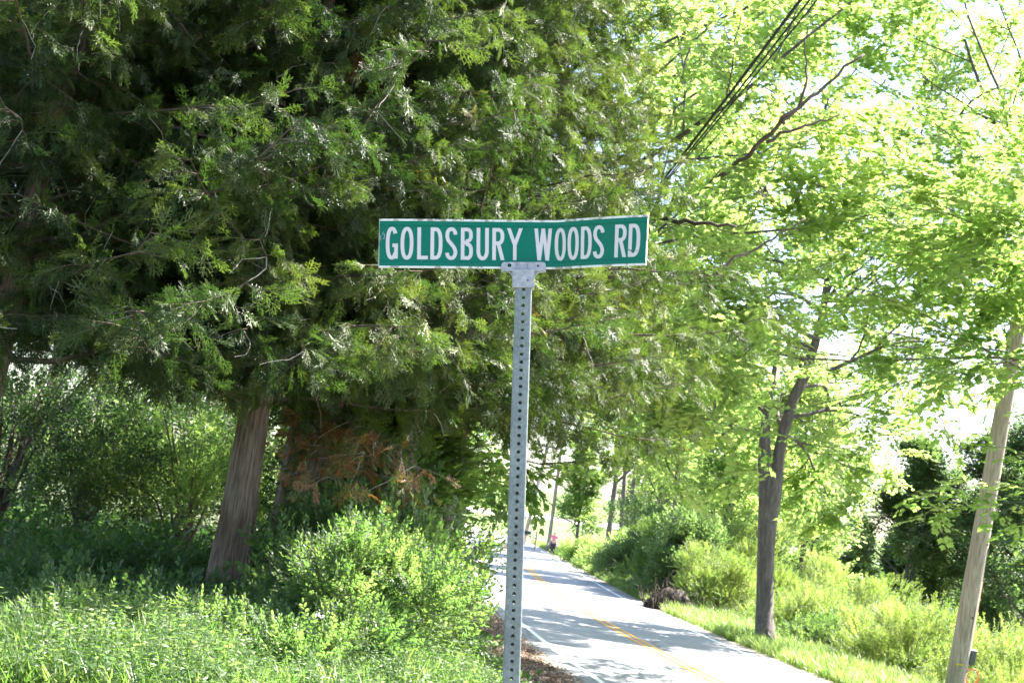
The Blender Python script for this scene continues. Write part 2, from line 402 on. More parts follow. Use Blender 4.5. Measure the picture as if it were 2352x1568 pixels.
MAPLE = [(0, 0), (.10, -.04), (.30, .02), (.24, .14), (.46, .28), (.38, .36), (.50, .56), (.28, .52), (.20, .58), (.22, .74), (.10, .72), (0, 1.0)]
def maple_leaf(sc, M3, o, rng, V, Fc, mi, m=0):
    R_ = [np.array([x * (1 if x else 1), y, -abs(x) * .25 + rng.uniform(-.03, .03)]) for x, y in MAPLE]
    L_ = [np.array([-p[0], p[1], p[2]]) for p in R_[1:-1]]
    pts = R_ + L_[::-1] + [np.array([0, .35, .04])]
    b = len(V); V.extend([o + M3 @ (p * sc) for p in pts]); n = len(pts) - 1
    # a few fans: thin lobed outline around the middle point
    for i in range(n): Fc.append((b + n, b + i, b + (i + 1) % n)); mi.append(m)
def rotm(d, n):
    d = unit(d); x = unit(np.cross(d, n)); return np.stack([x, d, np.cross(x, d)], 1)
def oval_leaf(sc, M3, o, V, Fc, mi, wd=.42, m=0):
    pts = [(0, 0, 0), (wd * .42, .25, -.03), (wd * .5, .5, -.05), (wd * .32, .8, -.05), (0, 1, -.08), (-wd * .32, .8, -.05), (-wd * .5, .5, -.05), (-wd * .42, .25, -.03), (0, .5, .05)]
    b = len(V); V.extend([o + M3 @ (np.array(p) * sc) for p in pts])
    Fc.append((b, b + 1, b + 2, b + 8)); Fc.append((b + 8, b + 2, b + 3, b + 4)); Fc.append((b + 8, b + 4, b + 5, b + 6)); Fc.append((b, b + 8, b + 6, b + 7)); mi.extend([m] * 4)
def twig_piece(P, r, V, Fc, mi, m=1):
    mb = MB(); mb.tube(P, np.linspace(r, r * .5, len(P)), 3, cap=False); b = len(V)
    V.extend([np.array(v) for v in mb.V]); Fc.extend([tuple(i + b for i in f) for f in mb.F]); mi.extend([m] * len(mb.F))

def maple_sprig(rng, n=10, leaf=.145, L=.52):
    V, Fc, mi = [], [], []
    P = [np.array([0, t * L, -.06 * t * t * L]) for t in (0, .5, 1)]; twig_piece(P, .004, V, Fc, mi)
    for k in range(n):
        t = .15 + .85 * k / (n - 1); a = (1 if k % 2 else -1) * rng.uniform(.5, 1.5) * (1 - .7 * (k == n - 1))
        o = np.array([0, t * L, -.06 * t * t * L]); d = np.array([math.sin(a), math.cos(a), rng.uniform(-.35, .15)])
        o2 = o + unit(d) * rng.uniform(.04, .09)
        maple_leaf(leaf * rng.uniform(.7, 1.2), rotm(d, np.array([rng.normal(0, .2), rng.normal(0, .2), 1])), o2, rng, V, Fc, mi)
    return V, Fc, mi
def oval_sprig(rng, n=14, leaf=.035, L=.28, wd=.5, updown=.3):
    V, Fc, mi = [], [], []
    P = [np.array([0, t * L, .04 * L * math.sin(3 * t)]) for t in (0, .5, 1)]; twig_piece(P, .0016, V, Fc, mi)
    for k in range(n):
        t = .08 + .92 * k / (n - 1); a = (1 if k % 2 else -1) * rng.uniform(.5, 1.2) * (.2 if k == n - 1 else 1)
        o = np.array([0, t * L, 0]); d = np.array([math.sin(a), math.cos(a), rng.normal(0, updown)])
        oval_leaf(leaf * rng.uniform(.65, 1.25), rotm(d, np.array([rng.normal(0, .5), rng.normal(0, .5), 1])), o, V, Fc, mi, wd)
    return V, Fc, mi
def grass_tuft(rng, n=16, h=.30):
    V, Fc, mi = [], [], []
    for k in range(n):
        a = rng.uniform(0, 6.28); r = rng.uniform(0, .09); o = np.array([math.cos(a) * r, math.sin(a) * r, -.02])
        b = rng.uniform(0, 6.28); ln = h * rng.uniform(.5, 1.25); lean = rng.uniform(.1, .8) * ln; d = np.array([math.cos(b), math.sin(b), 0]); s = np.array([-d[1], d[0], 0]) * rng.uniform(.003, .0055)
        q = len(V)
        for t in (0, .4, .75): p = o + d * lean * t ** 2 + np.array([0, 0, ln * (t - .12 * t * t * (lean / ln) * 2)]); V.extend([p - s * (1 - .4 * t), p + s * (1 - .4 * t)])
        V.append(o + d * lean * 1.05 + np.array([0, 0, ln * (1 - .25 * lean / ln)]))
        Fc.extend([(q, q + 1, q + 3, q + 2), (q + 2, q + 3, q + 5, q + 4), (q + 4, q + 5, q + 6)]); mi.extend([0] * 3)
    return V, Fc, mi
def forb(rng, n=5, h=.22):
    V, Fc, mi = [], [], []
    for k in range(n):
        a = rng.uniform(0, 6.28); ln = h * rng.uniform(.6, 1.2); top = np.array([math.cos(a) * ln * .4, math.sin(a) * ln * .4, ln]); twig_piece([np.zeros(3), top * .6, top], .0015, V, Fc, mi, 0)
        for j in range(8):
            t = .35 + .65 * j / 7; b = j * 2.4 + rng.uniform(-.3, .3); d = np.array([math.cos(b), math.sin(b), rng.uniform(-.1, .5)])
            oval_leaf(rng.uniform(.018, .036), rotm(d, np.array([0, 0, 1.0]) + rng.normal(0, .3, 3)), top * t, V, Fc, mi, .4)
    return V, Fc, mi
def mk(fn, count, seed, **kw): return [fn(np.random.default_rng(seed + i), **kw) for i in range(count)]
PC = {}
PC['cedar'] = proto_coll('cedar_spray', mk(cedar_frond, 6, 10), [MT['cedar']])
PC['maple'] = proto_coll('maple_sprig', mk(maple_sprig, 6, 30), [MT['maple'], MT['twig']])
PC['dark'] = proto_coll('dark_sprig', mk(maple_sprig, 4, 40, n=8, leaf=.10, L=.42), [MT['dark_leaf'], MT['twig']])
PC['far'] = proto_coll('far_sprig', mk(oval_sprig, 5, 50, n=12, leaf=.10, L=.6, wd=.62), [MT['maple'], MT['twig']])
PC['willow'] = proto_coll('willow_sprig', mk(oval_sprig, 5, 60, n=18, leaf=.085, L=.5, wd=.30), [MT['willow'], MT['twig']])
PC['bush'] = proto_coll('bush_sprig', mk(oval_sprig, 6, 70, n=15, leaf=.042, L=.28, wd=.52), [MT['bush'], MT['twig']])
PC['broad'] = proto_coll('broad_sprig', mk(oval_sprig, 4, 80, n=9, leaf=.085, L=.40, wd=.6), [MT['bush'], MT['twig']])
PC['grass'] = proto_coll('grass_tuft', mk(grass_tuft, 6, 90), [MT['grass']])
PC['forb'] = proto_coll('forb_clump', mk(forb, 5, 100), [MT['bush']])

# ------------------------------------------------------------------ trees
def turn(d, ang, rng, flat=.5):
    u, v = frame_of(d); a = rng.uniform(0, 6.28); s = u * math.cos(a) + v * math.sin(a); s[2] *= (1 - flat)
    return unit(np.asarray(d) * math.cos(ang) + unit(s) * math.sin(ang))

def limb(rng, p, d, L, r, lvl, maxl, mb, lv, up=.06, wob=.13, sprigs=6, hue=(.3, .25), ssc=1.0, nch=(5, 5, 5), flat=.5, pitch=0.0):
    n = max(3, int(L / .45)); P = [np.asarray(p, float)]; Rr = [r]; d = unit(d); ds = [d]
    for i in range(n):
        d = unit(d + rng.normal(0, wob, 3) + np.array([0, 0, up])); P.append(P[-1] + d * L / n); Rr.append(max(.003, r * (1 - .72 * (i + 1) / n))); ds.append(d)
    mb.tube(P, Rr, 8 if r > .08 else (5 if r > .025 else 3), cap=False)
    if lvl < maxl:
        k = nch[min(lvl, len(nch) - 1)]
        for j in range(k):
            t = .28 + .72 * (j + rng.uniform(.2, .8)) / k; i = min(n, int(t * n)); q = P[i]
            cd = turn(ds[i], rng.uniform(.55, 1.0), rng, flat)
            limb(rng, q, cd, L * rng.uniform(.42, .66) * (1.15 - .5 * t), Rr[i] * .62, lvl + 1, maxl, mb, lv, up * .8, wob, sprigs, hue, ssc, nch, flat)
    if lvl >= maxl - 1:
        k = sprigs if lvl == maxl else sprigs // 2
        base = hue[0] + rng.normal(0, .10)
        for j in range(k):
            t = (j + rng.uniform(0, 1)) / k * .8 + .2; f = t * n; i = min(n - 1, int(f)); q = P[i] * (1 - f + i) + P[i + 1] * (f - i)
            sd_ = turn(ds[i], rng.uniform(.3, 1.2), rng, .7); sd_[2] += rng.uniform(-.25, .1)
            lv.add(q, sd_, unit(np.array([0, 0, 1.0]) + rng.normal(0, .2, 3)), ssc * rng.uniform(.7, 1.2), float(np.clip(base + rng.normal(0, hue[1] * .28), 0, .9)))
    return P

def trunk(mb, P, r0, r1, n=14, seed=0, flare=.35, knots=.08):
    rng = np.random.default_rng(seed); m = 26
    P = np.array(P, float); tt = np.linspace(0, 1, len(P)); ts = np.linspace(0, 1, m)
    Q = np.stack([np.interp(ts, tt, P[:, i]) for i in range(3)], 1)
    off = np.cumsum(rng.normal(0, .012, (m, 3)), 0); off[:, 2] = 0; Q = Q + off - off[0]
    L = np.linalg.norm(P[-1] - P[0])
    R = r0 + (r1 - r0) * ts ** .8; R = R * (1 + flare * np.exp(-ts * L / .28))
    nz = lambda i, k: 1 + (.045 * noise.noise(Vector((k * 1.9, i * .12, 5))) if n >= 40 else 0) + (.22 * math.sin(k / n * 6.283 * 5 + seed) * math.exp(-i / 2.2) if n >= 18 else 0) + knots * noise.noise(Vector((math.cos(k / n * 6.28) * 1.3, math.sin(k / n * 6.28) * 1.3, i * .45 + seed * 9))) * 1.6
    mb.tube(list(Q), R, n, cap=True, rough=nz); return Q, R

def broad_tree(name, base, label, h, r, seed, cloud, cat='tree', lean=(0, 0), first=.3, limbs=12, L=(4, 2), lvl=2, hue=(.45, .25), ssc=1., sprigs=6, group=None, nch=(6, 5), bark='maple_bark', ang=(.7, 1.15), up=.06, extra=None, picked=0):
    rng = np.random.default_rng(seed); base = np.array([base[0], base[1], h1(base[0], base[1]) - .1])
    t = empty(name, base, label, cat, group)
    mb = MB(); top = base + np.array([lean[0], lean[1], h]); mid = (base + top) / 2 + np.append(rng.normal(0, h * .02, 2), 0)
    Q, R = trunk(mb, [base, mid, top], r, r * .25, seed=seed)
    mb.build('trunk', MT[bark], t, smooth=True)
    lv = Leaves()
    for j in range(limbs):
        f = first + (1 - first) * (j + .5) / limbs; i = min(len(Q) - 1, int(f * (len(Q) - 1)))
        a = j * 2.4 + rng.uniform(-.5, .5); el = rng.uniform(*ang) * (1 - .35 * f)
        d = np.array([math.cos(a) * math.sin(el), math.sin(a) * math.sin(el), math.cos(el)])
        b = MB(); ll = (L[0] + (L[1] - L[0]) * (f - first) / (1 - first)) * rng.uniform(.8, 1.15)
        limb(rng, Q[i], d, ll, R[i] * .6, 0, lvl - 0, b, lv, up=up, hue=hue, ssc=ssc, sprigs=sprigs, nch=nch)
        b.build('branch', MT[bark], t, smooth=True)
    if extra: extra(t, lv, rng)
    lv.build('foliage', cloud, t, seed, picked, 'leaf_sprig')
    return t

def W3(a, b=None, n=1): return a

# ---- the cedars; lower leaf hues at left put shade into their colour
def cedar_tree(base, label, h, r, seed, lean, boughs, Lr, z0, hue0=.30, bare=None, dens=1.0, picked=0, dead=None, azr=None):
    rng = np.random.default_rng(seed); base = np.array([base[0], base[1], h1(base[0], base[1]) - .12])
    t = empty('cedar_tree', base, label, 'tree', 'cedars massed behind the sign')
    mb = MB(); Q, R = trunk(mb, [base, base + np.array([lean[0] * .5, lean[1] * .5, h * .5]), base + np.array([lean[0], lean[1], h])], r, .05, n=64, seed=seed, knots=.10)
    mb.build('trunk', MT['cedar_bark'], t, smooth=True)
    lv = Leaves(); dv = Leaves()
    def bough(q, az, L, rise_, isdead=False):
        b = MB(); n = 9; P = [np.array(q)]; d = np.array([math.cos(az), math.sin(az), rise_]); side = rng.normal(0, .12)
        for i in range(n):
            u = (i + 1) / n; az2 = az + side * u * 2
            d = np.array([math.cos(az2), math.sin(az2), rise_ - .75 * u + .85 * u * u * (1 if not isdead else .4)]) + rng.normal(0, .10, 3)
            P.append(P[-1] + unit(d) * L / n)
        rr = [max(.004, .026 * (L / 3.5) * (1 - .85 * i / n)) for i in range(n + 1)]
        b.tube(P, rr, 5, cap=False)
        tint = rng.normal(0, .07)
        s = .16 * L
        while s < L:
            f = s / L * n; i = min(n - 1, int(f)); p = P[i] + (P[i + 1] - P[i]) * (f - i); dd = unit(P[i + 1] - P[i])
            sidev = unit(np.cross(dd, [0, 0, 1])) * (1 if rng.random() < .5 else -1)
            sdv = unit(dd * rng.uniform(.2, .8) + sidev * rng.uniform(.4, 1) + np.array([0, 0, rng.uniform(-.65, .35)]))
            l2 = rng.uniform(.35, .95) * (1 - .35 * s / L); m = 5; Pp = [p]; e = sdv
            for k in range(m): e = unit(e + np.array([0, 0, -.10]) + rng.normal(0, .12, 3)); Pp.append(Pp[-1] + e * l2 / m)
            b.tube(Pp, [.006, .005, .004, .0035, .003, .002], 3, cap=False)
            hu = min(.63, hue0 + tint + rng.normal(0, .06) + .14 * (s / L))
            if rng.random() < .009: hu = rng.uniform(.66, .80)
            nf = int(l2 / .040 * dens) if not isdead else int(l2 / .11)
            for k in range(nf):
                g = (k + rng.random()) / nf * m * .98 + .02; j = min(m - 1, int(g)); pp = Pp[j] + (Pp[j + 1] - Pp[j]) * (g - j)
                fd = unit(Pp[j + 1] - Pp[j]); sv = np.cross(fd, rng.normal(0, 1, 3)); sv = unit(sv)
                dr = unit(fd * rng.uniform(.4, 1.1) + sv * .7 + np.array([0, 0, rng.uniform(-.6, .25)]))
                nn = unit(rng.normal(0, .7, 3) + np.array([0, 0, .6]) + sidev * .2)
                hh = hu + rng.normal(0, .05) if not isdead else rng.choice([rng.uniform(.3, .5), rng.uniform(.74, .9)], p=[.35, .65])
                lv.add(pp, dr, nn, rng.uniform(.11, .235), float(np.clip(hh, 0, .95 if isdead or hu > .64 else .6)))
            s += rng.uniform(.09, .17) / dens ** .5
        for k in range(2 if not isdead else 4):           # bare dead twigs hanging off the bough
            i = rng.integers(1, n); e = unit(np.array([rng.normal(0, .6), rng.normal(0, .6), -.6])); Pp = [P[i]]
            for q_ in range(5): e = unit(e + rng.normal(0, .25, 3)); Pp.append(Pp[-1] + e * rng.uniform(.06, .14))
            dd_.tube(Pp, [.005, .004, .0035, .003, .0025, .002], 3, cap=False)
        b.build('branch', MT['twig'], t)
    dd_ = MB()
    for j in range(boughs):
        f = (j + rng.random()) / boughs; z = z0 + (h - .6 - z0) * f ** 1.15; i = min(len(Q) - 2, int((z + .0) / h * (len(Q) - 1)))
        az = j * 2.399 + rng.uniform(-.4, .4) if azr is None else rng.uniform(*azr) if rng.random() < .6 else j * 2.4
        Lb = Lr * (1 - .72 * (z - z0) / (h - z0)) * rng.uniform(.7, 1.12)
        bough(Q[i] + (Q[i + 1] - Q[i]) * rng.random(), az, Lb, rng.uniform(.10, .45))
    for (q, az, L) in (dead or []): bough(np.array(q), az, L, -.02, True)
    tag(dd_.build('dead_twig', MT['dead_twig'], t), kind='stuff')
    lv.build('foliage', PC['cedar'], t, seed, picked, 'spray')
    return t

FRONT = (-2.6, .1)       # azimuths that face the camera and the road
b = at(508, 1415, 15.0)
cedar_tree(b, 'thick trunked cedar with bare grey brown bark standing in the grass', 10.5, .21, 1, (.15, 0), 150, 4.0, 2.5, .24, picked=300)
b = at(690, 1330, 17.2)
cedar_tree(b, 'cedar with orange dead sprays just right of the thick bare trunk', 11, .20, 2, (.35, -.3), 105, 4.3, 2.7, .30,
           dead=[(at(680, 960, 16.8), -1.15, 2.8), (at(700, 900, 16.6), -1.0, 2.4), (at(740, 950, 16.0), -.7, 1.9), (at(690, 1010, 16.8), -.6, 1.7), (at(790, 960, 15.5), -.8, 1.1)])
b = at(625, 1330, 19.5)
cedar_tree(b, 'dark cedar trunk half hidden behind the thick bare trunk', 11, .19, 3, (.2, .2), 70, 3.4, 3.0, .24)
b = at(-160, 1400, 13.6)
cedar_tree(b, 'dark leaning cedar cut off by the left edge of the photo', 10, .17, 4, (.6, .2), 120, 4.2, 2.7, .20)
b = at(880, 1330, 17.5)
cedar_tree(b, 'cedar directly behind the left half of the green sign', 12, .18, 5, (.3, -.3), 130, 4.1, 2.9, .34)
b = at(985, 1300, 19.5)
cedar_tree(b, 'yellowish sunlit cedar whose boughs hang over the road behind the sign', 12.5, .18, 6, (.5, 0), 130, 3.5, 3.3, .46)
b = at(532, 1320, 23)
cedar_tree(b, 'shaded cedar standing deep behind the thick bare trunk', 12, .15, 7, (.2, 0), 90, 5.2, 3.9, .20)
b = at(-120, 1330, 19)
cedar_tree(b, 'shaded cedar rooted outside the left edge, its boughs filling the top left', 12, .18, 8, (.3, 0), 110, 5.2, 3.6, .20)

# ---- maple with the forked trunk across the road
MX, MY = 8.25, 40.6
def fork_maple():
    rng = np.random.default_rng(50); base = np.array([MX, MY, h1(MX, MY) - .15])
    t = empty('maple_tree', base, 'forked maple with thick grey trunk standing alone beside the road edge', 'tree')
    D = 40.6
    p = lambda x, y, dd=0: at(x, y, D + dd)
    mb = MB(); ctl = [base, base * .5 + p(1756, 1400) * .5, p(1756, 1400), p(1758, 1330), p(1759, 1260), p(1762, 1200), p(1768, 1150), p(1770, 1118), p(1771, 1098), p(1772, 1085)]
    mb.tube(ctl, [.33, .28, .25, .235, .24, .27, .31, .33, .27, .12], 20, rough=lambda i, k: 1 + .10 * noise.noise(Vector((math.cos(k / 3.18) * 1.5, math.sin(k / 3.18) * 1.5, i * .9))))
    mb.build('trunk', MT['maple_bark'], t, smooth=True)
    lv = Leaves()
    def stem(P, R):
        b = MB(); b.tube(P, R, 12, rough=lambda i, k: 1 + .1 * noise.noise(Vector((k, i * .7, 2)))); b.build('branch', MT['maple_bark'], t, smooth=True)
    stem([p(1763, 1150), p(1760, 1110), p(1757, 1060), p(1756, 1020), p(1760, 950), p(1774, 880), p(1786, 800, 1), p(1792, 720, 1)], [.2, .215, .20, .17, .12, .08, .06, .03])
    S2 = [p(1776, 1150), p(1784, 1100), p(1790, 1040), p(1800, 990), p(1822, 915), p(1850, 860), p(1872, 790, .5), p(1890, 720, .8), p(1900, 640, 1), p(1912, 540, 1.4), p(1918, 450, 1.6)]
    stem(S2, [.20, .19, .165, .165, .16, .15, .13, .11, .09, .07, .05])
    for a, b_, r in (((1885, 740), (1965, 640), .07), ((1900, 640), (1990, 500), .06), ((1880, 780), (2010, 660), .05), ((1895, 690), (1950, 560), .05), ((1850, 860), (1790, 700), .06), ((1925, 700), (2030, 520), .045)):
        q = p(*a, .6); d = p(*b_, rng.uniform(-1.5, 2)) - q; b = MB()
        limb(rng, q, d, np.linalg.norm(d) * 1.9, r, 0, 2, b, lv, up=.03, hue=(.62, .2), sprigs=3, nch=(5, 3)); b.build('branch', MT['maple_bark'], t, smooth=True)
    # low leafy limbs, arching out on every side
    for (x, y, az, L, up) in ((1880, 780, -2.6, 5.5, .02), (1870, 800, -3.0, 5.5, -.01), (1850, 860, .1, 6.0, -.02), (1840, 880, .5, 6.0, -.02), (1860, 830, 2.6, 5.0, .0), (1890, 720, -2.2, 5.5, .0),
                              (1895, 690, .3, 5.5, .0), (1900, 640, 3.1, 6.0, .02), (1905, 600, -2.8, 6.5, .05), (1890, 700, -1.6, 4.5, .0), (1915, 500, .4, 6, .06), (1760, 950, 2.2, 3.5, -.03),
                              (1757, 1000, 2.6, 3.2, -.05), (1790, 1000, .9, 4.2, -.05), (1800, 960, .6, 4.5, -.05), (1795, 980, 1.5, 3.5, -.06), (1912, 520, 2.2, 6.0, .05), (1918, 450, -2.6, 6.5, .06), (1918, 450, -.6, 6.5, .06), (1918, 440, 1.6, 6, .08), (1918, 440, 3.0, 6.5, .05)):
        b = MB(); limb(rng, p(x, y), (math.cos(az), math.sin(az), .25), L, .07, 0, 2, b, lv, up=up, hue=(.72, .25), sprigs=11, nch=(7, 4), flat=.7)
        b.build('branch', MT['maple_bark'], t, smooth=True)
    lv.build('foliage', PC['maple'], t, 3)
fork_maple()

def limb_tree(name, base, label, h, r, seed, specs, cloud, hue, sprigs=10, nch=(7, 4), bark='maple_bark', picked=0, ssc=1., flat=.7, trunk_top=(0, 0), extra=None, sprays=None):
    rng = np.random.default_rng(seed); base = np.array([base[0], base[1], h1(base[0], base[1]) - .1])
    t = empty(name, base, label, 'tree')
    mb = MB(); trunk(mb, [base, base + np.array([trunk_top[0], trunk_top[1], h])], r, r * .35, seed=seed); mb.build('trunk', MT[bark], t, smooth=True)
    lv = Leaves()
    for (z, q1, rr, up) in specs:
        q = base + np.array([trunk_top[0] * z / h, trunk_top[1] * z / h, z]); d = np.asarray(q1) - q; b = MB()
        limb(rng, q, unit(d) + np.array([0, 0, -up * 3]), np.linalg.norm(d) * 1.05, rr, 0, 2, b, lv, up=up, wob=.06, hue=hue, sprigs=sprigs, nch=nch, flat=flat, ssc=ssc)
        b.build('branch', MT[bark], t, smooth=True)
    for P, rr in (extra or []):
        b = MB(); P = [np.array(p_) for p_ in P]; Pf = []
        for a_, c_ in zip(P[:-1], P[1:]): Pf += [a_ + (c_ - a_) * k / 5 + rng.normal(0, .02, 3) for k in range(5)]
        b.tube(Pf + [P[-1]], np.linspace(rr, rr * .35, len(Pf) + 1), 7); b.build('branch', MT['twig'], t, smooth=True)
    for P, k, hu in (sprays or []):
        P = [np.array(p_, float) for p_ in P]; b = MB(); b.tube(P, np.linspace(.02, .005, len(P)), 5, cap=False); b.build('branch', MT['twig'], t, smooth=True)
        seg = P[-3:] if len(P) > 3 else P
        for j in range(k):
            f = (j + rng.random()) / k * (len(seg) - 1); i = min(len(seg) - 2, int(f)); q = seg[i] + (seg[i + 1] - seg[i]) * (f - i); dd = unit(seg[i + 1] - seg[i])
            lv.add(q, unit(dd + rng.normal(0, .7, 3)), unit(np.array([0, 0, 1.]) + rng.normal(0, .4, 3)), rng.uniform(.7, 1.15), float(np.clip(hu + rng.normal(0, .1), 0, .9)))
    lv.build('foliage', cloud, t, seed, picked, 'leaf_sprig')
    return t
# maple hidden behind the cedars, its limbs reach out to the right over the road
bm = at(1290, 1250, 28)
limb_tree('maple_tree', (-1.2, 27.5), 'spreading maple behind the cedars with one bare limb rising right', 13, .2, 61,
          [(6.5, at(1990, 130, 24), .075, .0), (7.0, at(2020, 30, 26), .04, .02), (5.5, at(1900, 330, 25), .05, .0), (5.0, at(1720, 520, 24), .045, .0), (8, at(1650, 50, 26), .05, .02),
           (4.6, at(1640, 670, 23), .035, -.01), (4.4, at(1540, 800, 25), .035, -.02), (8.5, at(1950, -60, 26), .05, .02), ], PC['maple'], (.72, .3),
          extra=[([(-1.2, 27.5, 7.6), at(1560, 480, 28), at(1680, 385, 25), at(1730, 345, 21.5), at(1800, 270, 21), at(1880, 210, 21), at(1985, 125, 21)], .055), ([at(1800, 285, 21), at(1840, 235, 21), at(1856, 170, 21), at(1850, 90, 21)], .03), ([at(1760, 325, 21.3), at(1850, 290, 21), at(1930, 265, 21)], .03),
                 ([(-1.2, 27.5, 5.8), at(1500, 500, 23), at(1600, 511, 20.5), at(1690, 521, 20)], .055), ([(-1.2, 27.5, 5.2), at(1450, 680, 22), at(1540, 665, 20.5), at(1640, 625, 20), at(1760, 560, 20), at(1850, 500, 20)], .035), ([at(1640, 625, 20), at(1700, 640, 20), at(1730, 665, 20)], .018)],
          sprays=[([(-1.2, 27.5, 4.6), at(1130, 1040, 24), at(1200, 1055, 23), at(1285, 1075, 22.5)], 14, .5), ([at(1190, 1050, 23), at(1225, 1105, 23), at(1250, 1150, 22.8)], 9, .4), ([at(1200, 1055, 23), at(1215, 1120, 23), at(1208, 1165, 23)], 8, .4), ([at(1240, 1065, 23), at(1330, 1060, 22), at(1370, 1070, 22)], 9, .6), ([at(1130, 1040, 24), at(1125, 1095, 23.5), at(1135, 1150, 23)], 12, .5), ([at(1100, 1040, 24), at(1065, 1080, 23.5), at(1060, 1130, 23)], 12, .55)])
# large maple just outside the frame on the right, its boughs hang into the picture
bx = at(2560, 1500, 30)
limb_tree('maple_tree', (15.2, 29.0), 'maple rooted outside the right edge, its boughs reaching in over the pole', 15, .30, 62,
          [(6.4, at(2190, 985, 25), .035, .01), (8, at(2010, 560, 27), .06, .0), (10, at(2260, 60, 28), .09, .02), (7.2, at(2150, 700, 27), .05, .0),
           (9.5, at(2330, 200, 25), .08, .0), (8.0, at(2300, 430, 25), .09, .0), (11, at(2120, 100, 31), .08, .02), (8.8, at(2360, 560, 26), .06, .0)], PC['maple'], (.5, .3), picked=0, nch=(7, 4), sprigs=11)

# ---- young broadleaf growth left of the road, behind the bush and under the cedars
broad_tree('young_maple', at(900, 1330, 20)[:2], 'young maple with bright backlit leaves between bush and road', 3.2, .05, 71, PC['maple'], limbs=12, first=.15, L=(1.05, .7), lvl=1, hue=(.55, .25), sprigs=9, nch=(6,), ssc=.9)
broad_tree('young_maple', at(860, 1330, 19)[:2], 'young maple with darker leaves tucked under the hanging cedar boughs', 3.2, .05, 72, PC['maple'], limbs=12, first=.15, L=(1.7, 1.0), lvl=1, hue=(.3, .25), sprigs=9, nch=(6,), ssc=.9)

# ---- bushes
def bush(base, label, rx_, ry_, hz, seed, cloud, n, hue=(.45, .3), ssc=1., stems=14, cat='shrub', name='shrub', group=None, picked=0, bark='twig', upn=.6, clump=7):
    rng = np.random.default_rng(seed); z = h1(base[0], base[1]); base = np.array([base[0], base[1], z - .05])
    t = empty(name, base, label, cat, group)
    mb = MB(); cl = []
    for j in range(stems):
        a = rng.uniform(0, 6.28); e = np.array([math.cos(a) * rx_ * rng.uniform(.2, .9), math.sin(a) * ry_ * rng.uniform(.2, .9), hz * rng.uniform(.6, 1)])
        P = [base, base + e * np.array([.35, .35, .5]) + rng.normal(0, .04, 3), base + e]
        P = [P[0], (P[0] + P[1]) / 2 + rng.normal(0, .03, 3), P[1], (P[1] + P[2]) / 2 + rng.normal(0, .03, 3), P[2]]; mb.tube(P, np.linspace(.010 + .008 * hz, .004, 5), 4, cap=False)
    mb.build('stem', MT[bark], t)
    for j in range(clump * 6):                      # leaf clumps over a lumpy dome
        a = rng.uniform(0, 6.28); u = rng.uniform(0, 1); el = math.asin(u ** .8)
        k = rng.uniform(.45, 1.16); cl.append((np.array([math.cos(a) * math.cos(el) * rx_ * k, math.sin(a) * math.cos(el) * ry_ * k, .12 * hz + hz * .88 * math.sin(el) * k]), rng.uniform(.13, .30) * (rx_ + hz) / 2, rng.normal(0, .12)))
    lv = Leaves()
    for j in range(n):
        c, rad, ht = cl[rng.integers(len(cl))]
        v = rng.normal(0, 1, 3); v /= np.linalg.norm(v); p = c + v * rad * rng.uniform(.4, 1) ** .5 * np.array([1, 1, .8])
        if p[2] < .03: p[2] = rng.uniform(.03, .2 * hz)
        out = unit(p * np.array([1, 1, .8]) + 1e-6)
        d = unit(out * .6 + v * .5 + np.array([0, 0, .35]) + rng.normal(0, .35, 3))
        lv.add(base + p, d, unit(np.array([0, 0, upn]) + out * .5 + rng.normal(0, .45, 3)), ssc * rng.uniform(.7, 1.25), float(np.clip(hue[0] + ht + rng.normal(0, hue[1] * .5), 0, .88)))
    lv.build('foliage', cloud, t, seed, picked, 'leaf_sprig')
    return t
def gp(px, py, d): return at(px, py, d)[:2]
bush(gp(815, 1500, 13.2), 'large rounded honeysuckle bush with glossy leaves right of the cedar trunks', 0.84, .85, 1.12, 101, PC['bush'], 3000, (.5, .35), picked=260)
bush(gp(885, 1440, 15.5), 'leafy bush beside the road edge with larger bright leaves', .66, .7, 1.2, 102, PC['broad'], 1100, (.6, .35), ssc=.85)
bush(gp(690, 1500, 12.8), 'low spreading bush in sun at the foot of the thick cedar', .75, .6, .30, 103, PC['bush'], 1500, (.55, .3))
bush(gp(640, 1470, 13.8), 'small leafy sapling growing against the thick cedar trunk', .42, .35, .95, 104, PC['broad'], 240, (.4, .3), ssc=.6, clump=3)
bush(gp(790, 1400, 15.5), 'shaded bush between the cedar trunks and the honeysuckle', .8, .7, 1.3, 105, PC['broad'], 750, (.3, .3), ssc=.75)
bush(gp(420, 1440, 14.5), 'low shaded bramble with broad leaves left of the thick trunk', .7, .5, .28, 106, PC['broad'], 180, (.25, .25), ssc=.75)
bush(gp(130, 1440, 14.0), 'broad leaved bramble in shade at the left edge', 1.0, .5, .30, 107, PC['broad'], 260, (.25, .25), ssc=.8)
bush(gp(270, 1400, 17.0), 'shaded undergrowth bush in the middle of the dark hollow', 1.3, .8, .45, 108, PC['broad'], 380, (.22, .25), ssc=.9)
bush(gp(1110, 1570, 12.5), 'tuft of low weeds beside the sign post', .45, .4, .3, 109, PC['bush'], 330, (.4, .3), ssc=.9, clump=4)
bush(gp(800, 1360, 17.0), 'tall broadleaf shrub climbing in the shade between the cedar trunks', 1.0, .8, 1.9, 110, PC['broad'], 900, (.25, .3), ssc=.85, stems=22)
bush(gp(1000, 1400, 17.0), 'bright leafy shoots at the road edge left of the post', .5, .6, 1.5, 121, PC['broad'], 420, (.6, .3), ssc=.85, stems=16)
bush(gp(770, 1530, 12.0), 'low ragged weeds in front of the honeysuckle bush', .7, .4, .38, 122, PC['bush'], 700, (.5, .35), ssc=.9, stems=10, clump=3)
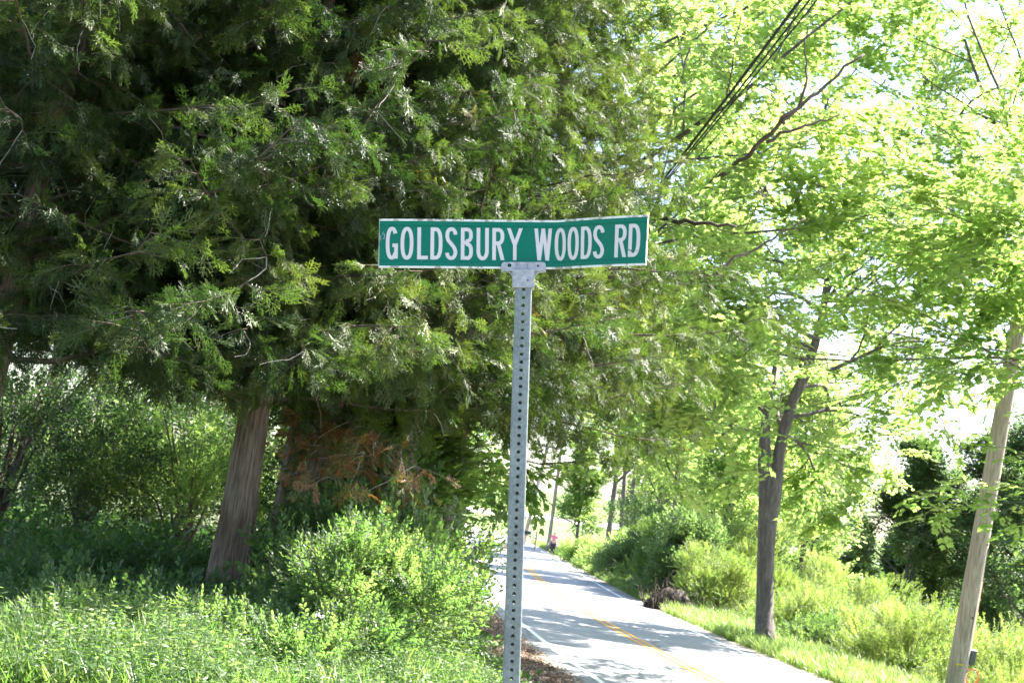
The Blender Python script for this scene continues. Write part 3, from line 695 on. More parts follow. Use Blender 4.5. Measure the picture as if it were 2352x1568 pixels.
for i, (px, py, d, rx_, hh, cl, hu, lab) in enumerate([(60, 1440, 12.6, .55, .34, 'broad', .35, 'ragged weed clump at the left edge of the sunlit grass'), (230, 1450, 12.3, .5, .30, 'bush', .45, 'weed clump beside the white fluffy flower head'), (370, 1430, 12.6, .45, .36, 'broad', .4, 'taller weed clump between the flower head and the thick cedar'),
        (520, 1500, 11.9, .6, .32, 'bush', .55, 'pale leafy weed mound below the thick cedar trunk'), (330, 1530, 11.0, .5, .22, 'bush', .5, 'low weed mat in the grass near the bottom edge'), (620, 1540, 11.4, .5, .28, 'bush', .6, 'sunlit weed mound at the bottom left of the honeysuckle'), (130, 1530, 10.9, .45, .2, 'bush', .45, 'low weed mat near the bottom left corner')]):
    bush(gp(px, py, d), lab, rx_, rx_ * .6, hh, 400 + i, PC[cl], 420 if cl == 'bush' else 150, (hu, .35), ssc=.9 if cl == 'bush' else .6, stems=9, clump=3, name='weed_clump', cat='weeds', group='weed clumps in the bank grass')
# thicket seen under the cedars; dark leaves and low hues stand in for shade
bush(gp(420, 1240, 25), 'pale sunlit shrub glowing beyond the shade under the cedars', 2.0, 1.4, 2.8, 111, PC['far'], 2600, (.42, .3), ssc=.45)
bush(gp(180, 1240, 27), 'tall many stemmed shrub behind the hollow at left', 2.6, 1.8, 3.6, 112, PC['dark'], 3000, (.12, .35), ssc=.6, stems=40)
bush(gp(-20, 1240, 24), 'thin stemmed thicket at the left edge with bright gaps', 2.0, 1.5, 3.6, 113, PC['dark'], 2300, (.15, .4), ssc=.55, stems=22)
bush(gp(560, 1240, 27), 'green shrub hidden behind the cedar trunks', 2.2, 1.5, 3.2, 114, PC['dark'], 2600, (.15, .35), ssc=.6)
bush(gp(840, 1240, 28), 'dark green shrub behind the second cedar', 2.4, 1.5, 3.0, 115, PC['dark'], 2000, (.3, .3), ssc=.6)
broad_tree('background_tree', gp(330, 1200, 36), 'leafy tree far behind the cedars at left', 13, .2, 116, PC['far'], limbs=18, first=.10, L=(4.5, 2), lvl=2, hue=(.3, .3), sprigs=6, ssc=1.3, nch=(6, 4))  # leaf hues of these back trees kept low to paint the hollow's shade
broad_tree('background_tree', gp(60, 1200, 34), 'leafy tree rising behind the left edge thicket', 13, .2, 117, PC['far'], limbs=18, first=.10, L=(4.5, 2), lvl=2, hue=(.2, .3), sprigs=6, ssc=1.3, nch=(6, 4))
broad_tree('background_tree', gp(640, 1200, 40), 'leafy tree behind the paired cedar trunks', 13, .2, 118, PC['far'], limbs=16, first=.12, L=(4.5, 2), lvl=2, hue=(.2, .3), sprigs=6, ssc=1.3, nch=(6, 4))
broad_tree('background_tree', gp(900, 1200, 44), 'leafy tree seen between the cedars and the road', 11, .2, 119, PC['far'], limbs=16, first=.12, L=(4, 2), lvl=2, hue=(.5, .3), sprigs=6, ssc=1.3, nch=(6, 4))

# ---- trees and shrubs along the right of the road
T = [((1395, 1250), 88, 'twin trunked tree with dark stems beyond the walking person', 17, .22, .42, .55, 16, .30),
     ((1440, 1240), 92, 'tall dark stemmed tree second in the roadside row', 18, .24, .42, .5, 16, .34),
     ((1320, 1260), 112, 'small bushy roadside tree nearest the far utility poles', 9, .16, .30, .45, 14, .15),
     ((1540, 1330), 72, 'slender tree behind the dark hollow by the road', 14, .16, .5, .6, 16, .2),
     ((1640, 1330), 66, 'thin roadside tree just left of the forked maple', 13, .14, .5, .65, 16, .2),
     ((1830, 1350), 62, 'thin tree standing behind the forked maple', 12, .14, .5, .6, 14, .2),
     ((1500, 1230), 110, 'pale green tree at the back of the roadside row', 19, .22, .5, .6, 16, .2)]
for i, ((px, py), d, lab, h, r, hu, ss, nl, fst) in enumerate(T):
    q = at(px, py, d)
    broad_tree('roadside_tree', q[:2], lab, h, r, 130 + i, PC['far'], limbs=nl, first=fst, L=(h * .27, h * .13), lvl=2, hue=(hu + .12, .3), sprigs=6, ssc=1.6, nch=(6, 4), group='trees along the right of the road', lean=(0, 0), ang=(.5, 1.2))
q = at(1393, 1250, 87.5)
broad_tree('roadside_tree', (q[0] + .9, q[1]), 'second stem growing close beside the twin trunked tree', 16, .18, 141, PC['far'], limbs=10, first=.45, L=(4, 2), lvl=2, hue=(.5, .3), sprigs=5, ssc=1.6, nch=(5, 4), group='trees along the right of the road')
# darker trees at the right, down the slope
for i, (px, py, d, lab, h, hu) in enumerate([(2080, 1330, 75, 'dark stemmed tree in front of the bright gap at right', 12, .5), (2160, 1330, 78, 'dark leafy tree left of the near utility pole', 11, .5), (2260, 1330, 74, 'dark tree behind the near utility pole', 13, .4), (2350, 1330, 70, 'dark tree at the right edge behind the pole', 14, .4), (1960, 1330, 100, 'hazy dark tree low behind the forked maple', 8, .6)]):
    q = at(px, py, d)
    broad_tree('dark_tree', q[:2], lab, h, .17, 150 + i, PC['dark'], limbs=16, first=.10 if i else .4, L=(h * .28, h * .12), lvl=2, hue=(hu, .3), sprigs=6, ssc=1.7, nch=(6, 4), group='dark trees down the slope')
B_ = [(1480, 120, 17, 'far'), (1590, 125, 19, 'far'), (1690, 118, 16, 'far'), (1770, 130, 14, 'far'), (1880, 122, 9, 'far'), (2060, 118, 7, 'dark'), (2150, 125, 9, 'far'), (2250, 112, 9, 'dark'), (2350, 105, 11, 'dark'), (2440, 100, 13, 'dark')]
for i, (px, d, h, cl) in enumerate(B_):
    q = at(px, 1250, d)
    broad_tree('woodland_tree', q[:2], 'tree in the backmost row of woodland at right, %s' % ['nearest the twin trunked tree', 'behind the rounded green bush', 'left of the forked maple', 'tallest, behind the forked maple', 'just right of the forked maple', 'low and dark beside the bright gap', 'pale, right of the bright gap', 'dark, in front of the pole line', 'dark, behind the pole', 'beyond the right edge'][i],
               h, .2, 300 + i, PC[cl], limbs=18, first=.06, L=(h * .28, h * .12), lvl=2, hue=(.55, .3), sprigs=6, ssc=2.1, nch=(6, 4), group='backmost woodland row')
S = [(1345, 1290, 92, 1.6, 1.4, 'far', .55, 'bush just behind the red stake'), (1420, 1320, 76, 2.0, 2.0, 'far', .5, 'rounded green bush below the dark stems'), (1478, 1350, 66, 1.9, 3.6, 'dark', .75, 'dark bush leaning over the verge grass'),
     (1530, 1365, 60, 1.7, 3.8, 'willow', .2, 'grey green bush in the middle of the roadside row'), (1585, 1375, 57, 1.6, 3.2, 'dark', .6, 'bush hanging over the hollow of roots'), (1650, 1400, 53, 1.5, 2.4, 'willow', .7, 'pale dry looking bush right of the roots'),
     (1700, 1400, 58, 2.2, 4.2, 'willow', .6, 'leafy bush directly behind the forked maple trunk'), (1860, 1450, 50, 2.3, 2.2, 'willow', .65, 'pale willow bush right of the forked maple trunk'), (1960, 1400, 54, 3.0, 4.0, 'willow', .7, 'tallest pale willow bush down the slope'),
     (2110, 1480, 48, 2.6, 3.0, 'willow', .6, 'willow bush between the tall willow and the pole'), (2080, 1560, 38, 2.0, 1.9, 'willow', .65, 'low yellow green bush at the bottom beside the pole'), (2330, 1470, 44, 2.4, 3.6, 'willow', .55, 'willow bush right of the near pole'),
     (2330, 1600, 34, 2.0, 2.0, 'willow', .75, 'bright bush at the bottom right corner'), (1930, 1540, 42, 1.6, 1.2, 'bush', .6, 'low weedy bush on the slope below the verge'), (2200, 1400, 60, 3.0, 4.2, 'dark', .6, 'dark rounded bush behind the near pole')]
for i, (px, py, d, r, h, cl, hu, lab) in enumerate(S):
    q = at(px, py, d); n = int(1050 * r * h ** .7)
    bush(q[:2], lab, r, r * .85, h, 170 + i, PC[cl], n, (hu, .35), ssc={'far': .7, 'dark': .9, 'willow': .75, 'bush': 1.5}[cl], stems=12, group='bushes along the right verge and slope')

# hollow of roots on the verge, its shadow put into the dark wood colour
q = at(1545, 1390, 51); base = np.array([q[0], q[1], h1(q[0], q[1])])
t = empty('root_plate', base, 'dark hollow of tangled roots under the roadside bushes', 'roots')
rng = np.random.default_rng(9); mb = MB()
for k in range(60):
    a = rng.uniform(0, 6.28); p = base + np.array([math.cos(a) * rng.uniform(.2, 1.1), math.sin(a) * .5, 0]); e = np.array([0, 0, rng.uniform(.25, .7)]); P = [p]
    for j in range(5): P.append(P[-1] + e * .3 + rng.normal(0, .12, 3))
    mb.tube(P, np.linspace(.03, .008, 6), 4, cap=False)
mb.build('roots', MT['rot'], t)
mb = MB(); Vd = []; nA, nB = 14, 7
for i in range(nB):
    for k in range(nA):
        el = i / (nB - 1) * math.pi / 2; a = k / nA * 6.283; rr = 1 + .25 * noise.noise(Vector((math.cos(a) * 2, math.sin(a) * 2, el * 2)))
        Vd.append(base + np.array([math.cos(a) * math.cos(el) * 1.0 * rr, .45 * math.sin(a) * math.cos(el) * rr + .3, math.sin(el) * .75 * rr - .05]))
mb.add(Vd, [(i * nA + k, i * nA + (k + 1) % nA, (i + 1) * nA + (k + 1) % nA, (i + 1) * nA + k) for i in range(nB - 1) for k in range(nA)]); mb.build('earth_clump', MT['rot'], t, smooth=True)

# ---- grass, weeds, litter
def scatter(name, coll, n, region, seed, sc, hue, kind='stuff', lab=None, cat=None, tilt=.15):
    rng = np.random.default_rng(seed); lv = Leaves(); k = 0
    while k < n:
        x, y = region(rng)
        if x is None: continue
        z = h1(x, y); a = rng.uniform(0, 6.28)
        lv.add((x, y, z - .01), unit(np.array([math.cos(a), math.sin(a), rng.normal(0, tilt)])), unit(np.array([rng.normal(0, tilt), rng.normal(0, tilt), 1])), rng.uniform(*sc), float(np.clip(rng.normal(*hue) + (0.55 if rng.random() < .03 else 0), 0, .84)))
        k += 1
    o = lv.build(name, coll, None, seed); tag(o, lab, cat); return o
def left_region(y0, y1, x0=-8.5, x1=2.6):
    def f(rng):
        y = y0 + (y1 - y0) * rng.random() ** 1.3; x = rng.uniform(x0, x1)
        if x > rc(y) - HW - 2.2 or abs(x) > .42 * y + .5: return None, None
        if noise.noise(Vector((x * 1.1, y * .8, 7 + x0))) < rng.uniform(-.35, .25): return None, None
        return x, y
    return f
scatter('grass', PC['grass'], 17000, left_region(8.5, 19), 201, (.4, 1.35), (.38, .2), lab='tall green grass covering the bank under and before the cedars', cat='grass')
scatter('ground_cover', PC['forb'], 9000, left_region(8.6, 19), 202, (.5, 1.9), (.55, .2), lab='small leaved weeds mixed through the grass on the left bank', cat='weeds')
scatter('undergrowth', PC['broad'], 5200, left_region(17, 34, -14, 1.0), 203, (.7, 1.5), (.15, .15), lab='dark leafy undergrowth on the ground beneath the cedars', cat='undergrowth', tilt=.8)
def herb_region(rng):
    x, y = left_region(11, 17)(rng)
    return x, y
_l = Leaves(); _r = np.random.default_rng(211)
while len(_l.P) < 520:
    x, y = herb_region(_r)
    if x is None: continue
    a = _r.uniform(0, 6.28); z = h1(x, y)
    _l.add((x, y, z + .02), unit(np.array([math.cos(a) * .35, math.sin(a) * .35, 1])), unit(np.array([math.cos(a), math.sin(a), -.2])), _r.uniform(.35, .75), float(_r.uniform(.25, .7)))
tag(_l.build('tall_herbs', PC['broad'], None, 5), 'taller upright herbs standing above the grass on the left bank', 'weeds')
def right_region(rng):
    y = 24 + 110 * rng.random() ** 1.5; x = rc(y) + HW + .35 + rng.uniform(0, 1) ** 1.2 * 4.5
    return x, y
scatter('verge_grass', PC['grass'], 15000, right_region, 204, (.8, 1.6), (.62, .12), lab='bright green grass verge along the right road edge', cat='grass')
def slope_region(rng):
    y = rng.uniform(28, 80); x = rc(y) + HW + 3 + rng.uniform(0, 24)
    if x > .5 * y: return None, None
    return x, y
scatter('slope_weeds', PC['willow'], 7000, slope_region, 205, (.7, 1.5), (.55, .2), lab='mixed weeds and low growth covering the slope at right', cat='weeds', tilt=.8)
def far_left(rng):
    y = 24 + 130 * rng.random() ** 1.3; return rc(y) - HW - (1.6 if y < 42 else .5) - rng.uniform(0, 1) ** 1.2 * 3.5, y
scatter('left_verge_grass', PC['grass'], 7000, far_left, 206, (.6, 1.3), (.5, .15), lab='grass along the left edge of the road', cat='grass')
# leaf litter by the road edge
def litter_piece(rng):
    V, Fc, mi = [], [], []
    for k in range(10): oval_leaf(rng.uniform(.04, .08), rotm(rng.normal(0, 1, 3) * np.array([1, 1, .25]), np.array([0, 0, 1.]) + rng.normal(0, .4, 3)), np.append(rng.normal(0, .09, 2), rng.uniform(.005, .03)), V, Fc, mi, .6)
    return V, Fc, mi
MT['litter'] = leaf_mat('dead_leaf', [(0, (.09, .05, .035)), (.5, (.20, .13, .09)), (1, (.36, .27, .2))], .1, rough=.7)
PC['litter'] = proto_coll('litter_patch', mk(litter_piece, 4, 120), [MT['litter']])
def lit_region(rng):
    y = rng.uniform(13, 40); x = rc(y) - HW - .2 - abs(rng.normal(0, .95)); return x, y
scatter('leaf_litter', PC['litter'], 6500, lit_region, 207, (.7, 1.3), (.5, .3), lab='brown fallen leaves along the left road edge behind the post', cat='leaf litter')

# flowers and odd plants in the foreground grass
def umbel(px, py, d, label, mat, r=.05, hgt=.35, name='wildflower'):
    q = at(px, py, d); z = h1(q[0], q[1]); base = np.array([q[0], q[1], z]); rng = np.random.default_rng(int(px))
    t = empty(name, base, label, 'flower' if name == 'wildflower' else 'plant'); mb = MB(); top = q.copy(); top[2] = max(q[2], z + .15)
    mb.tube([base, (base + top) / 2 + rng.normal(0, .015, 3), top], [.003, .0025, .002], 4); mb.build('stem', MT['grass'], t)
    mb = MB()
    for k in range(26):
        v = rng.normal(0, 1, 3) * np.array([1, 1, .5]) * r * .6; V, Fc, mi = [], [], []; oval_leaf(r * .42, rotm(rng.normal(0, 1, 3), np.array([0, 0, 1.])), top + v, V, Fc, mi, .8); mb.add(V, Fc)
    mb.build('bloom', mat, t)
umbel(268, 1448, 10.9, 'white fluffy flower head in the grass left of the cedar trunk', MT['petal'], .085)
umbel(98, 1470, 10.3, 'yellow withered leaf cluster low in the grass at left', MT['yellow'], .10, name='yellow_plant')
umbel(28, 1515, 9.7, 'pale white bloom at the bottom left corner', MT['petal'], .08)
umbel(733, 1412, 11.6, 'pale pinkish flower spray against the dark gap by the bush', MT['petal'], .05)
umbel(680, 1440, 11.4, 'small pale flower just below the pinkish flower spray', MT['petal'], .035)
umbel(428, 1410, 11.6, 'tiny white bloom in the shade left of the trunk foot', MT['petal'], .022)

# ------------------------------------------------------------------ utility poles, wires, mailbox, stake
MT['pole'] = rough_mat('weathered_pole_wood', [(0.3, (.20, .155, .125)), (0.5, (.34, .28, .235)), (0.7, (.46, .40, .35))], scale=3, stretch=(9, 9, .5), bump=.4, dist=.01)
MT['knot'] = flat_mat('knot_wood', (.11, .065, .04), .8)
MT['dark_metal'] = flat_mat('dark_grey_box', (.09, .095, .11), .5)
MT['orange'] = flat_mat('orange_cable', (.75, .22, .07), .5)
MT['tagyellow'] = flat_mat('yellow_tag', (.6, .45, .05), .5)
MT['cable'] = flat_mat('black_cable', (.018, .018, .02), .5)
MT['black'] = flat_mat('black_mailbox', (.03, .03, .035), .4)
def near_pole():
    D = 30.; a = at(2188, 1600, D); bt = at(2405, 370, D); ax = unit(bt - a)
    # continue down to the ground
    g = a.copy()
    while g[2] > h1(g[0], g[1]) - .1: g = g - ax * .05
    t = empty('utility_pole', g, 'leaning wooden utility pole with grey box near the right edge', 'utility pole')
    L = 11.; r0, r1 = .205, .15; mb = MB(); n = 24
    P = [g + ax * L * k / 30 for k in range(31)]
    mb.tube(P, np.linspace(r0, r1, 31), n, rough=lambda i, k: 1 + .018 * noise.noise(Vector((k * .9, i * .12, 4)))); mb.build('pole', MT['pole'], t, smooth=True)
    back = -unit(CAMR @ np.array([0, 0, -1.])); right = unit(np.cross(ax, back)); back = unit(np.cross(right, ax))
    def on(px, py, side): 
        c = at(px, py, D); s = np.dot(c - g, ax); rr = r0 + (r1 - r0) * s / L; cc = g + ax * s; o = np.dot(c - cc, right); o = np.clip(o, -rr * .85, rr * .85)
        return cc + right * o + back * math.sqrt(rr * rr - o * o), unit(right * o + back * math.sqrt(rr * rr - o * o))
    for px, py in ((2277, 1182), (2263, 1248), (2228, 1415), (2222, 1540), (2296, 1100), (2318, 970)):
        c, nn = on(px, py, 0); u, v = frame_of(nn); b = MB(); b.tube([c - nn * .01, c + nn * .004, c + nn * .006], [.032, .03, .012], 10); b.build('knot', MT['knot'], t)
    for px, py in ((2228, 1430), (2290, 1300)):
        c, nn = on(px, py, 0); b = MB(); b.box(c, np.array([.006, .35, .004]), rotm(ax, nn)); b.build('crack', MT['knot'], t)
    c, nn = on(2197, 1520, 0); b = MB(); b.box(c, np.array([.075, .018, .004]), rotm(ax, nn)); b.build('tag', MT['tagyellow'], t)
    c0 = at(2243, 1512, D - .05); s = np.dot(c0 - g, ax); rr = r0 + (r1 - r0) * s / L; c = g + ax * s + right * (rr + .065)
    A = np.stack([right, ax, -np.cross(ax, right)], 1)
    bx = MB(); bx.box(c, np.array([.058, .15, .06]), A); o = bx.build('utility_box', MT['dark_metal'], t); bv = o.modifiers.new('b', 'BEVEL'); bv.width = .012; bv.segments = 3
    l = MB(); l.box(c + ax * .158, np.array([.066, .008, .07]), A); l.build('lid', flat_mat('pale_lid', (.55, .55, .55), .5), o)
    l = MB(); l.box(c - ax * .165, np.array([.015, .02, .015]), A); l.build('fitting', MT['dark_metal'], o)
    b = MB(); P = [g + ax * (s + k) + right * ((r0 + (r1 - r0) * s / L) + .012) for k in (1.6, 1.2, .8, .4, .2, 0, -.3, -.7, -1.2)]; b.tube(P, [.008] * 9, 5); b.build('conduit', MT['orange'], t)
    rg = np.random.default_rng(4)
    for k in range(3):
        cc = c - ax * .40 + right * (.05 + .01 * k) + back * (.02 * k); b = MB(); P = []
        for q in range(25):
            a_ = q / 24 * 6.283; P.append(cc + right * math.cos(a_) * (.14 - .01 * k) + ax * math.sin(a_) * (.16 + .012 * k) + back * .02 * math.sin(2 * a_ + k))
        b.tube(P, [.007] * 25, 5, cap=False); b.build('cable_coil', MT['orange'], t)
near_pole()
def far_pole(px0, py0, px1, py1, d, label, r=.15, mat='pole'):
    a = at(px0, py0, d); b_ = at(px1, py1, d); ax = unit(b_ - a); g = a.copy(); g = g + ax * ((h1(g[0], g[1]) - g[2]) / ax[2]) - ax * .2
    t = empty('utility_pole', g, label, 'utility pole', 'utility poles in the distance'); mb = MB(); L = 9.5
    mb.tube([g + ax * L * k / 8 for k in range(9)], np.linspace(r, r * .7, 9), 10); mb.build('pole', MT[mat], t, smooth=True)
    side = unit(np.cross(ax, [0, 1, 0])); b = MB(); b.box(g + ax * (L - .6), np.array([.9, .06, .05]), np.stack([side, ax, np.cross(side, ax)], 1)); b.build('crossarm', MT[mat], t)
    for k in (-.75, -.3, .3, .75): b = MB(); b.tube([g + ax * (L - .54) + side * k, g + ax * (L - .38) + side * k], [.04, .03], 8); b.build('insulator', MT['dark_metal'], t)
    return g + ax * (L - .5)
pt = far_pole(1207, 1228, 1244, 1080, 122, 'distant utility pole just right of the post, left of the mailbox', .2)
pt2 = far_pole(1262, 1235, 1283, 1075, 112, 'distant utility pole right above the walking person', .17)
# pale marker rod next to the far pole
a = at(1219, 1228, 121); g = np.array([a[0], a[1], h1(a[0], a[1])]); t = empty('marker_rod', g, 'thin pale blue grey rod beside the left distant pole', 'rod')
mb = MB(); top = at(1239, 1100, 121); mb.tube([g, top], [.035, .035], 8); mb.build('rod', flat_mat('pale_rod', (.45, .52, .56), .4), t); mb = MB(); mb.tube([top, top + np.array([0, 0, .12])], [.05, .02], 8); mb.build('cap', MT['dark_metal'], t)
# wires overhead
def wire(pa, pb, sag, r, label):
    t = MB(); P = []
    for k in range(60): u = k / 59; p = pa * (1 - u) + pb * u; p = p - np.array([0, 0, sag * 4 * u * (1 - u)]); P.append(p)
    t.tube(P, [r] * 60, 6); o = t.build('overhead_wire', MT['cable'], None, smooth=True); tag(o, label, 'wire', 'overhead wires crossing the cedars')
    return o
def cat3(P, n=14):
    out = []; P = [P[0]] + list(P) + [P[-1]]
    for i in range(1, len(P) - 2):
        p0, p1, p2, p3 = P[i - 1:i + 3]
        for k in range(n): t = k / n; out.append(.5 * ((2 * p1) + (-p0 + p2) * t + (2 * p0 - 5 * p1 + 4 * p2 - p3) * t * t + (-p0 + 3 * p1 - 3 * p2 + p3) * t ** 3))
    return out + [P[-1]]
def wire_line(p1, p2, r, lab, sag):
    # through two seen points, run on to the far pole and back over the camera
    A_ = at(*p1); B_ = at(*p2); d = A_ - B_; t = MB(); A0 = A_ + unit(d) * 9; E_ = np.array(pt) + np.array([r * 20, 0, 0]); P = [A0 + (B_ - A0) * k / 24 - np.array([0, 0, .16 * math.sin(math.pi * k / 24)]) for k in range(25)] + [B_ + (E_ - B_) * k / 30 - np.array([0, 0, 1.6 * math.sin(math.pi * k / 30)]) for k in range(1, 31)]
    t.tube(P, [r] * len(P), 6); tag(t.build('overhead_wire', MT['cable'], None, smooth=True), lab, 'wire', 'overhead wires crossing the cedars')
wire_line((1820, 0, 15.5), (1530, 405, 21), .021, 'thick black overhead wire, leftmost of the bundle', .25)
wire_line((1840, 0, 15.5), (1534, 408, 21), .013, 'middle overhead wire tight against the thick one', .25)
wire_line((1856, 0, 15.5), (1524, 425, 21), .011, 'thinnest overhead wire, rightmost of the bundle', .25)

# mailbox
q = at(1232, 1229, 108); g = np.array([q[0], q[1], h1(q[0], q[1]) - .1]); t = empty('mailbox', g, 'black mailbox on a slanting arm of a wooden post far up the road', 'mailbox')
mb = MB(); mb.box(g + np.array([0, 0, .75]), np.array([.055, .055, .85])); mb.build('post', MT['pole'], t)
mb = MB(); mb.tube([g + np.array([.1, 0, 1.0]), g + np.array([-.95, 0, 1.28])], [.045, .045], 6); mb.tube([g + np.array([0, 0, .55]), g + np.array([-.55, 0, 1.16])], [.035, .035], 6); mb.build('arm', MT['pole'], t)
mb = MB(); V = []
for s in (-1, 1):
    for a in ([(-.13, 0), (.13, 0)] + [(.13 * math.cos(k * math.pi / 6), .14 + .13 * math.sin(k * math.pi / 6)) for k in range(7)]): V.append(g + np.array([-.75 + s * .30, a[0], 1.26 + a[1]]))
mb.add(V, [tuple(range(9))[::-1], tuple(range(9, 18))] + [(k, (k + 1) % 9, 9 + (k + 1) % 9, 9 + k) for k in range(9)]); mb.build('box', MT['black'], t)
mb = MB(); mb.box(g + np.array([-.9, -.145, 1.45]), np.array([.02, .006, .07])); mb.build('flag', flat_mat('red_flag', (.4, .04, .03)), t)
# red stake
q = at(1304, 1258, 96); g = np.array([q[0], q[1], h1(q[0], q[1]) - .1]); t = empty('red_stake', g, 'thin rusty red stake in the verge right of the walking person', 'stake')
mb = MB(); mb.tube([g, g + np.array([.03, 0, 1.55])], [.035, .03], 6); mb.build('rod', flat_mat('rusty_red', (.22, .07, .04), .7), t); mb = MB(); mb.box(g + np.array([.03, -.03, 1.4]), np.array([.045, .01, .09])); mb.build('reflector', flat_mat('dull_reflector', (.4, .1, .06), .4), t)

# ------------------------------------------------------------------ walking person
def skin_body(name, J, E_, mat, parent, root=0, sub=2):
    me = bpy.data.meshes.new(name); me.from_pydata([tuple(j[:3]) for j in J], E_, []); me.materials.append(mat)
    o = link(bpy.data.objects.new(name, me), parent); m = o.modifiers.new('skin', 'SKIN'); m.use_smooth_shade = True
    for i, v in enumerate(me.skin_vertices[0].data): v.radius = (J[i][3], J[i][4] if len(J[i]) > 4 else J[i][3]); v.use_root = (i == root)
    s = o.modifiers.new('sub', 'SUBSURF'); s.levels = sub; s.render_levels = sub
    return o
def person():
    q = at(1265, 1281, 100); g = np.array([q[0], q[1], 0.01 + float(rise(q[0], q[1]))]); t = empty('person', g, 'person in pink shirt and black trousers walking on the road edge', 'person')
    t.rotation_euler = (0, math.radians(3), 0)
    skin = flat_mat('skin', (.52, .33, .25), .6); pink = flat_mat('pink_shirt', (.62, .17, .26), .8); blk = flat_mat('black_trousers', (.02, .02, .026), .8)
    hair = flat_mat('grey_hair', (.26, .25, .25), .8); grey = flat_mat('pale_grey_jacket', (.45, .45, .47), .8); shoe = flat_mat('dark_shoes', (.07, .07, .08), .6)
    # pelvis, spine, neck, head; arms; legs (walking towards the camera, one leg ahead)
    J = [(0, 0, .93, .14, .10), (0, 0, 1.12, .13, .10), (0, 0, 1.30, .16, .11), (0, 0, 1.42, .06), (0, -.01, 1.49, .055), (0, -.02, 1.58, .085, .10), (0, -.02, 1.66, .06, .075),
         (-.19, 0, 1.37, .055), (-.27, .02, 1.14, .042), (-.25, -.14, .94, .032), (-.245, -.20, .88, .028), (.19, 0, 1.37, .055), (.28, .06, 1.14, .042), (.33, .02, .92, .032), (.335, 0, .85, .028),
         (-.09, 0, .86, .088), (-.085, -.10, .50, .062), (-.08, -.10, .12, .042), (-.08, -.22, .05, .035), (.09, 0, .86, .088), (.085, .02, .50, .062), (.08, .22, .15, .042), (.08, .14, .05, .035)]
    E_ = [(0, 1), (1, 2), (2, 3), (3, 4), (4, 5), (5, 6), (2, 7), (7, 8), (8, 9), (9, 10), (2, 11), (11, 12), (12, 13), (13, 14), (0, 15), (15, 16), (16, 17), (17, 18), (0, 19), (19, 20), (20, 21), (21, 22)]
    body = skin_body('body', J, E_, skin, t)
    skin_body('shirt', [(0, 0, .98, .165, .125), (0, 0, 1.14, .165, .13), (0, 0, 1.30, .19, .135), (0, 0, 1.40, .08), (-.20, 0, 1.37, .075), (-.245, .01, 1.22, .062), (.20, 0, 1.37, .075), (.25, .03, 1.22, .062)], [(0, 1), (1, 2), (2, 3), (2, 4), (4, 5), (2, 6), (6, 7)], pink, t)
    skin_body('trousers', [(0, 0, .95, .165, .125), (-.09, 0, .84, .125), (-.088, -.08, .50, .105), (-.082, -.08, .10, .09), (.09, 0, .84, .125), (.087, .02, .50, .105), (.082, .16, .12, .09)], [(0, 1), (1, 2), (2, 3), (0, 4), (4, 5), (5, 6)], blk, t)
    for s, y in ((-1, -.17), (1, .18)):
        skin_body('shoe', [(s * .08, y + .06, .05 + (.04 if s > 0 else 0), .045), (s * .08, y - .04, .045, .042), (s * .08, y - .14, .035, .03)], [(0, 1), (1, 2)], shoe, t)
    skin_body('hair', [(0, .03, 1.60, .095, .10), (0, .01, 1.68, .085, .09), (0, .05, 1.52, .07)], [(0, 1), (0, 2)], hair, t)
    # jacket tied round the waist, ends hanging at the sides
    mb = MB(); n = 20; V = []
    for i, (z, rr) in enumerate(((1.03, .185), (.98, .20), (.90, .215), (.80, .225), (.70, .235))):
        for k in range(n): a = k / n * 6.283; V.append((math.cos(a) * rr * 1.05, math.sin(a) * rr * .8, z - .0 + .02 * math.sin(3 * a + i) - (.0 if math.sin(a) > -.5 or i < 2 else -.12 * (i - 1))))
    V = [np.array(v) + g for v in V]
    mb.add(V, [(i * n + k, i * n + (k + 1) % n, (i + 1) * n + (k + 1) % n, (i + 1) * n + k) for i in range(4) for k in range(n)]); mb.tube([g + np.array([-.2, -.05, .98]), g + np.array([-.30, -.08, .82]), g + np.array([-.38, -.06, .66])], [.05, .05, .035], 8)
    mb.tube([g + np.array([.2, -.05, .98]), g + np.array([.24, -.08, .80]), g + np.array([.25, -.06, .62])], [.05, .05, .035], 8); mb.build('jacket', grey, t, smooth=True)
    dark = flat_mat('dark_eyes', (.03, .02, .02), .3)
    for s in (-1, 1): b = MB(); b.tube([g + np.array([s * .033, -.105, 1.595]), g + np.array([s * .033, -.122, 1.595])], [.012, .008], 6); b.build('eye', dark, t)
    b = MB(); b.tube([g + np.array([0, -.105, 1.60]), g + np.array([0, -.14, 1.565]), g + np.array([0, -.11, 1.555])], [.008, .014, .01], 6); b.build('nose', skin, t)
    b = MB(); b.tube([g + np.array([-.025, -.108, 1.53]), g + np.array([.025, -.108, 1.53])], [.006, .006], 6); b.build('mouth', flat_mat('lips', (.35, .12, .1)), t)
    for s in (-1, 1):
        hx = np.array([-.25, -.21, .86]) if s < 0 else np.array([.337, -.01, .83])
        for f in range(4): b = MB(); b.tube([g + hx + np.array([(f - 1.5) * .008, (f - 1.5) * .016, 0]), g + hx + np.array([(f - 1.5) * .01, (f - 1.5) * .018 - .01, -.06 + abs(f - 1.2) * .006])], [.009, .007], 5); b.build('finger', skin, t)
        b = MB(); b.tube([g + hx + np.array([-s * .005, -.02, .01]), g + hx + np.array([-s * .02, -.05, -.03])], [.009, .007], 5); b.build('thumb', skin, t)
person()

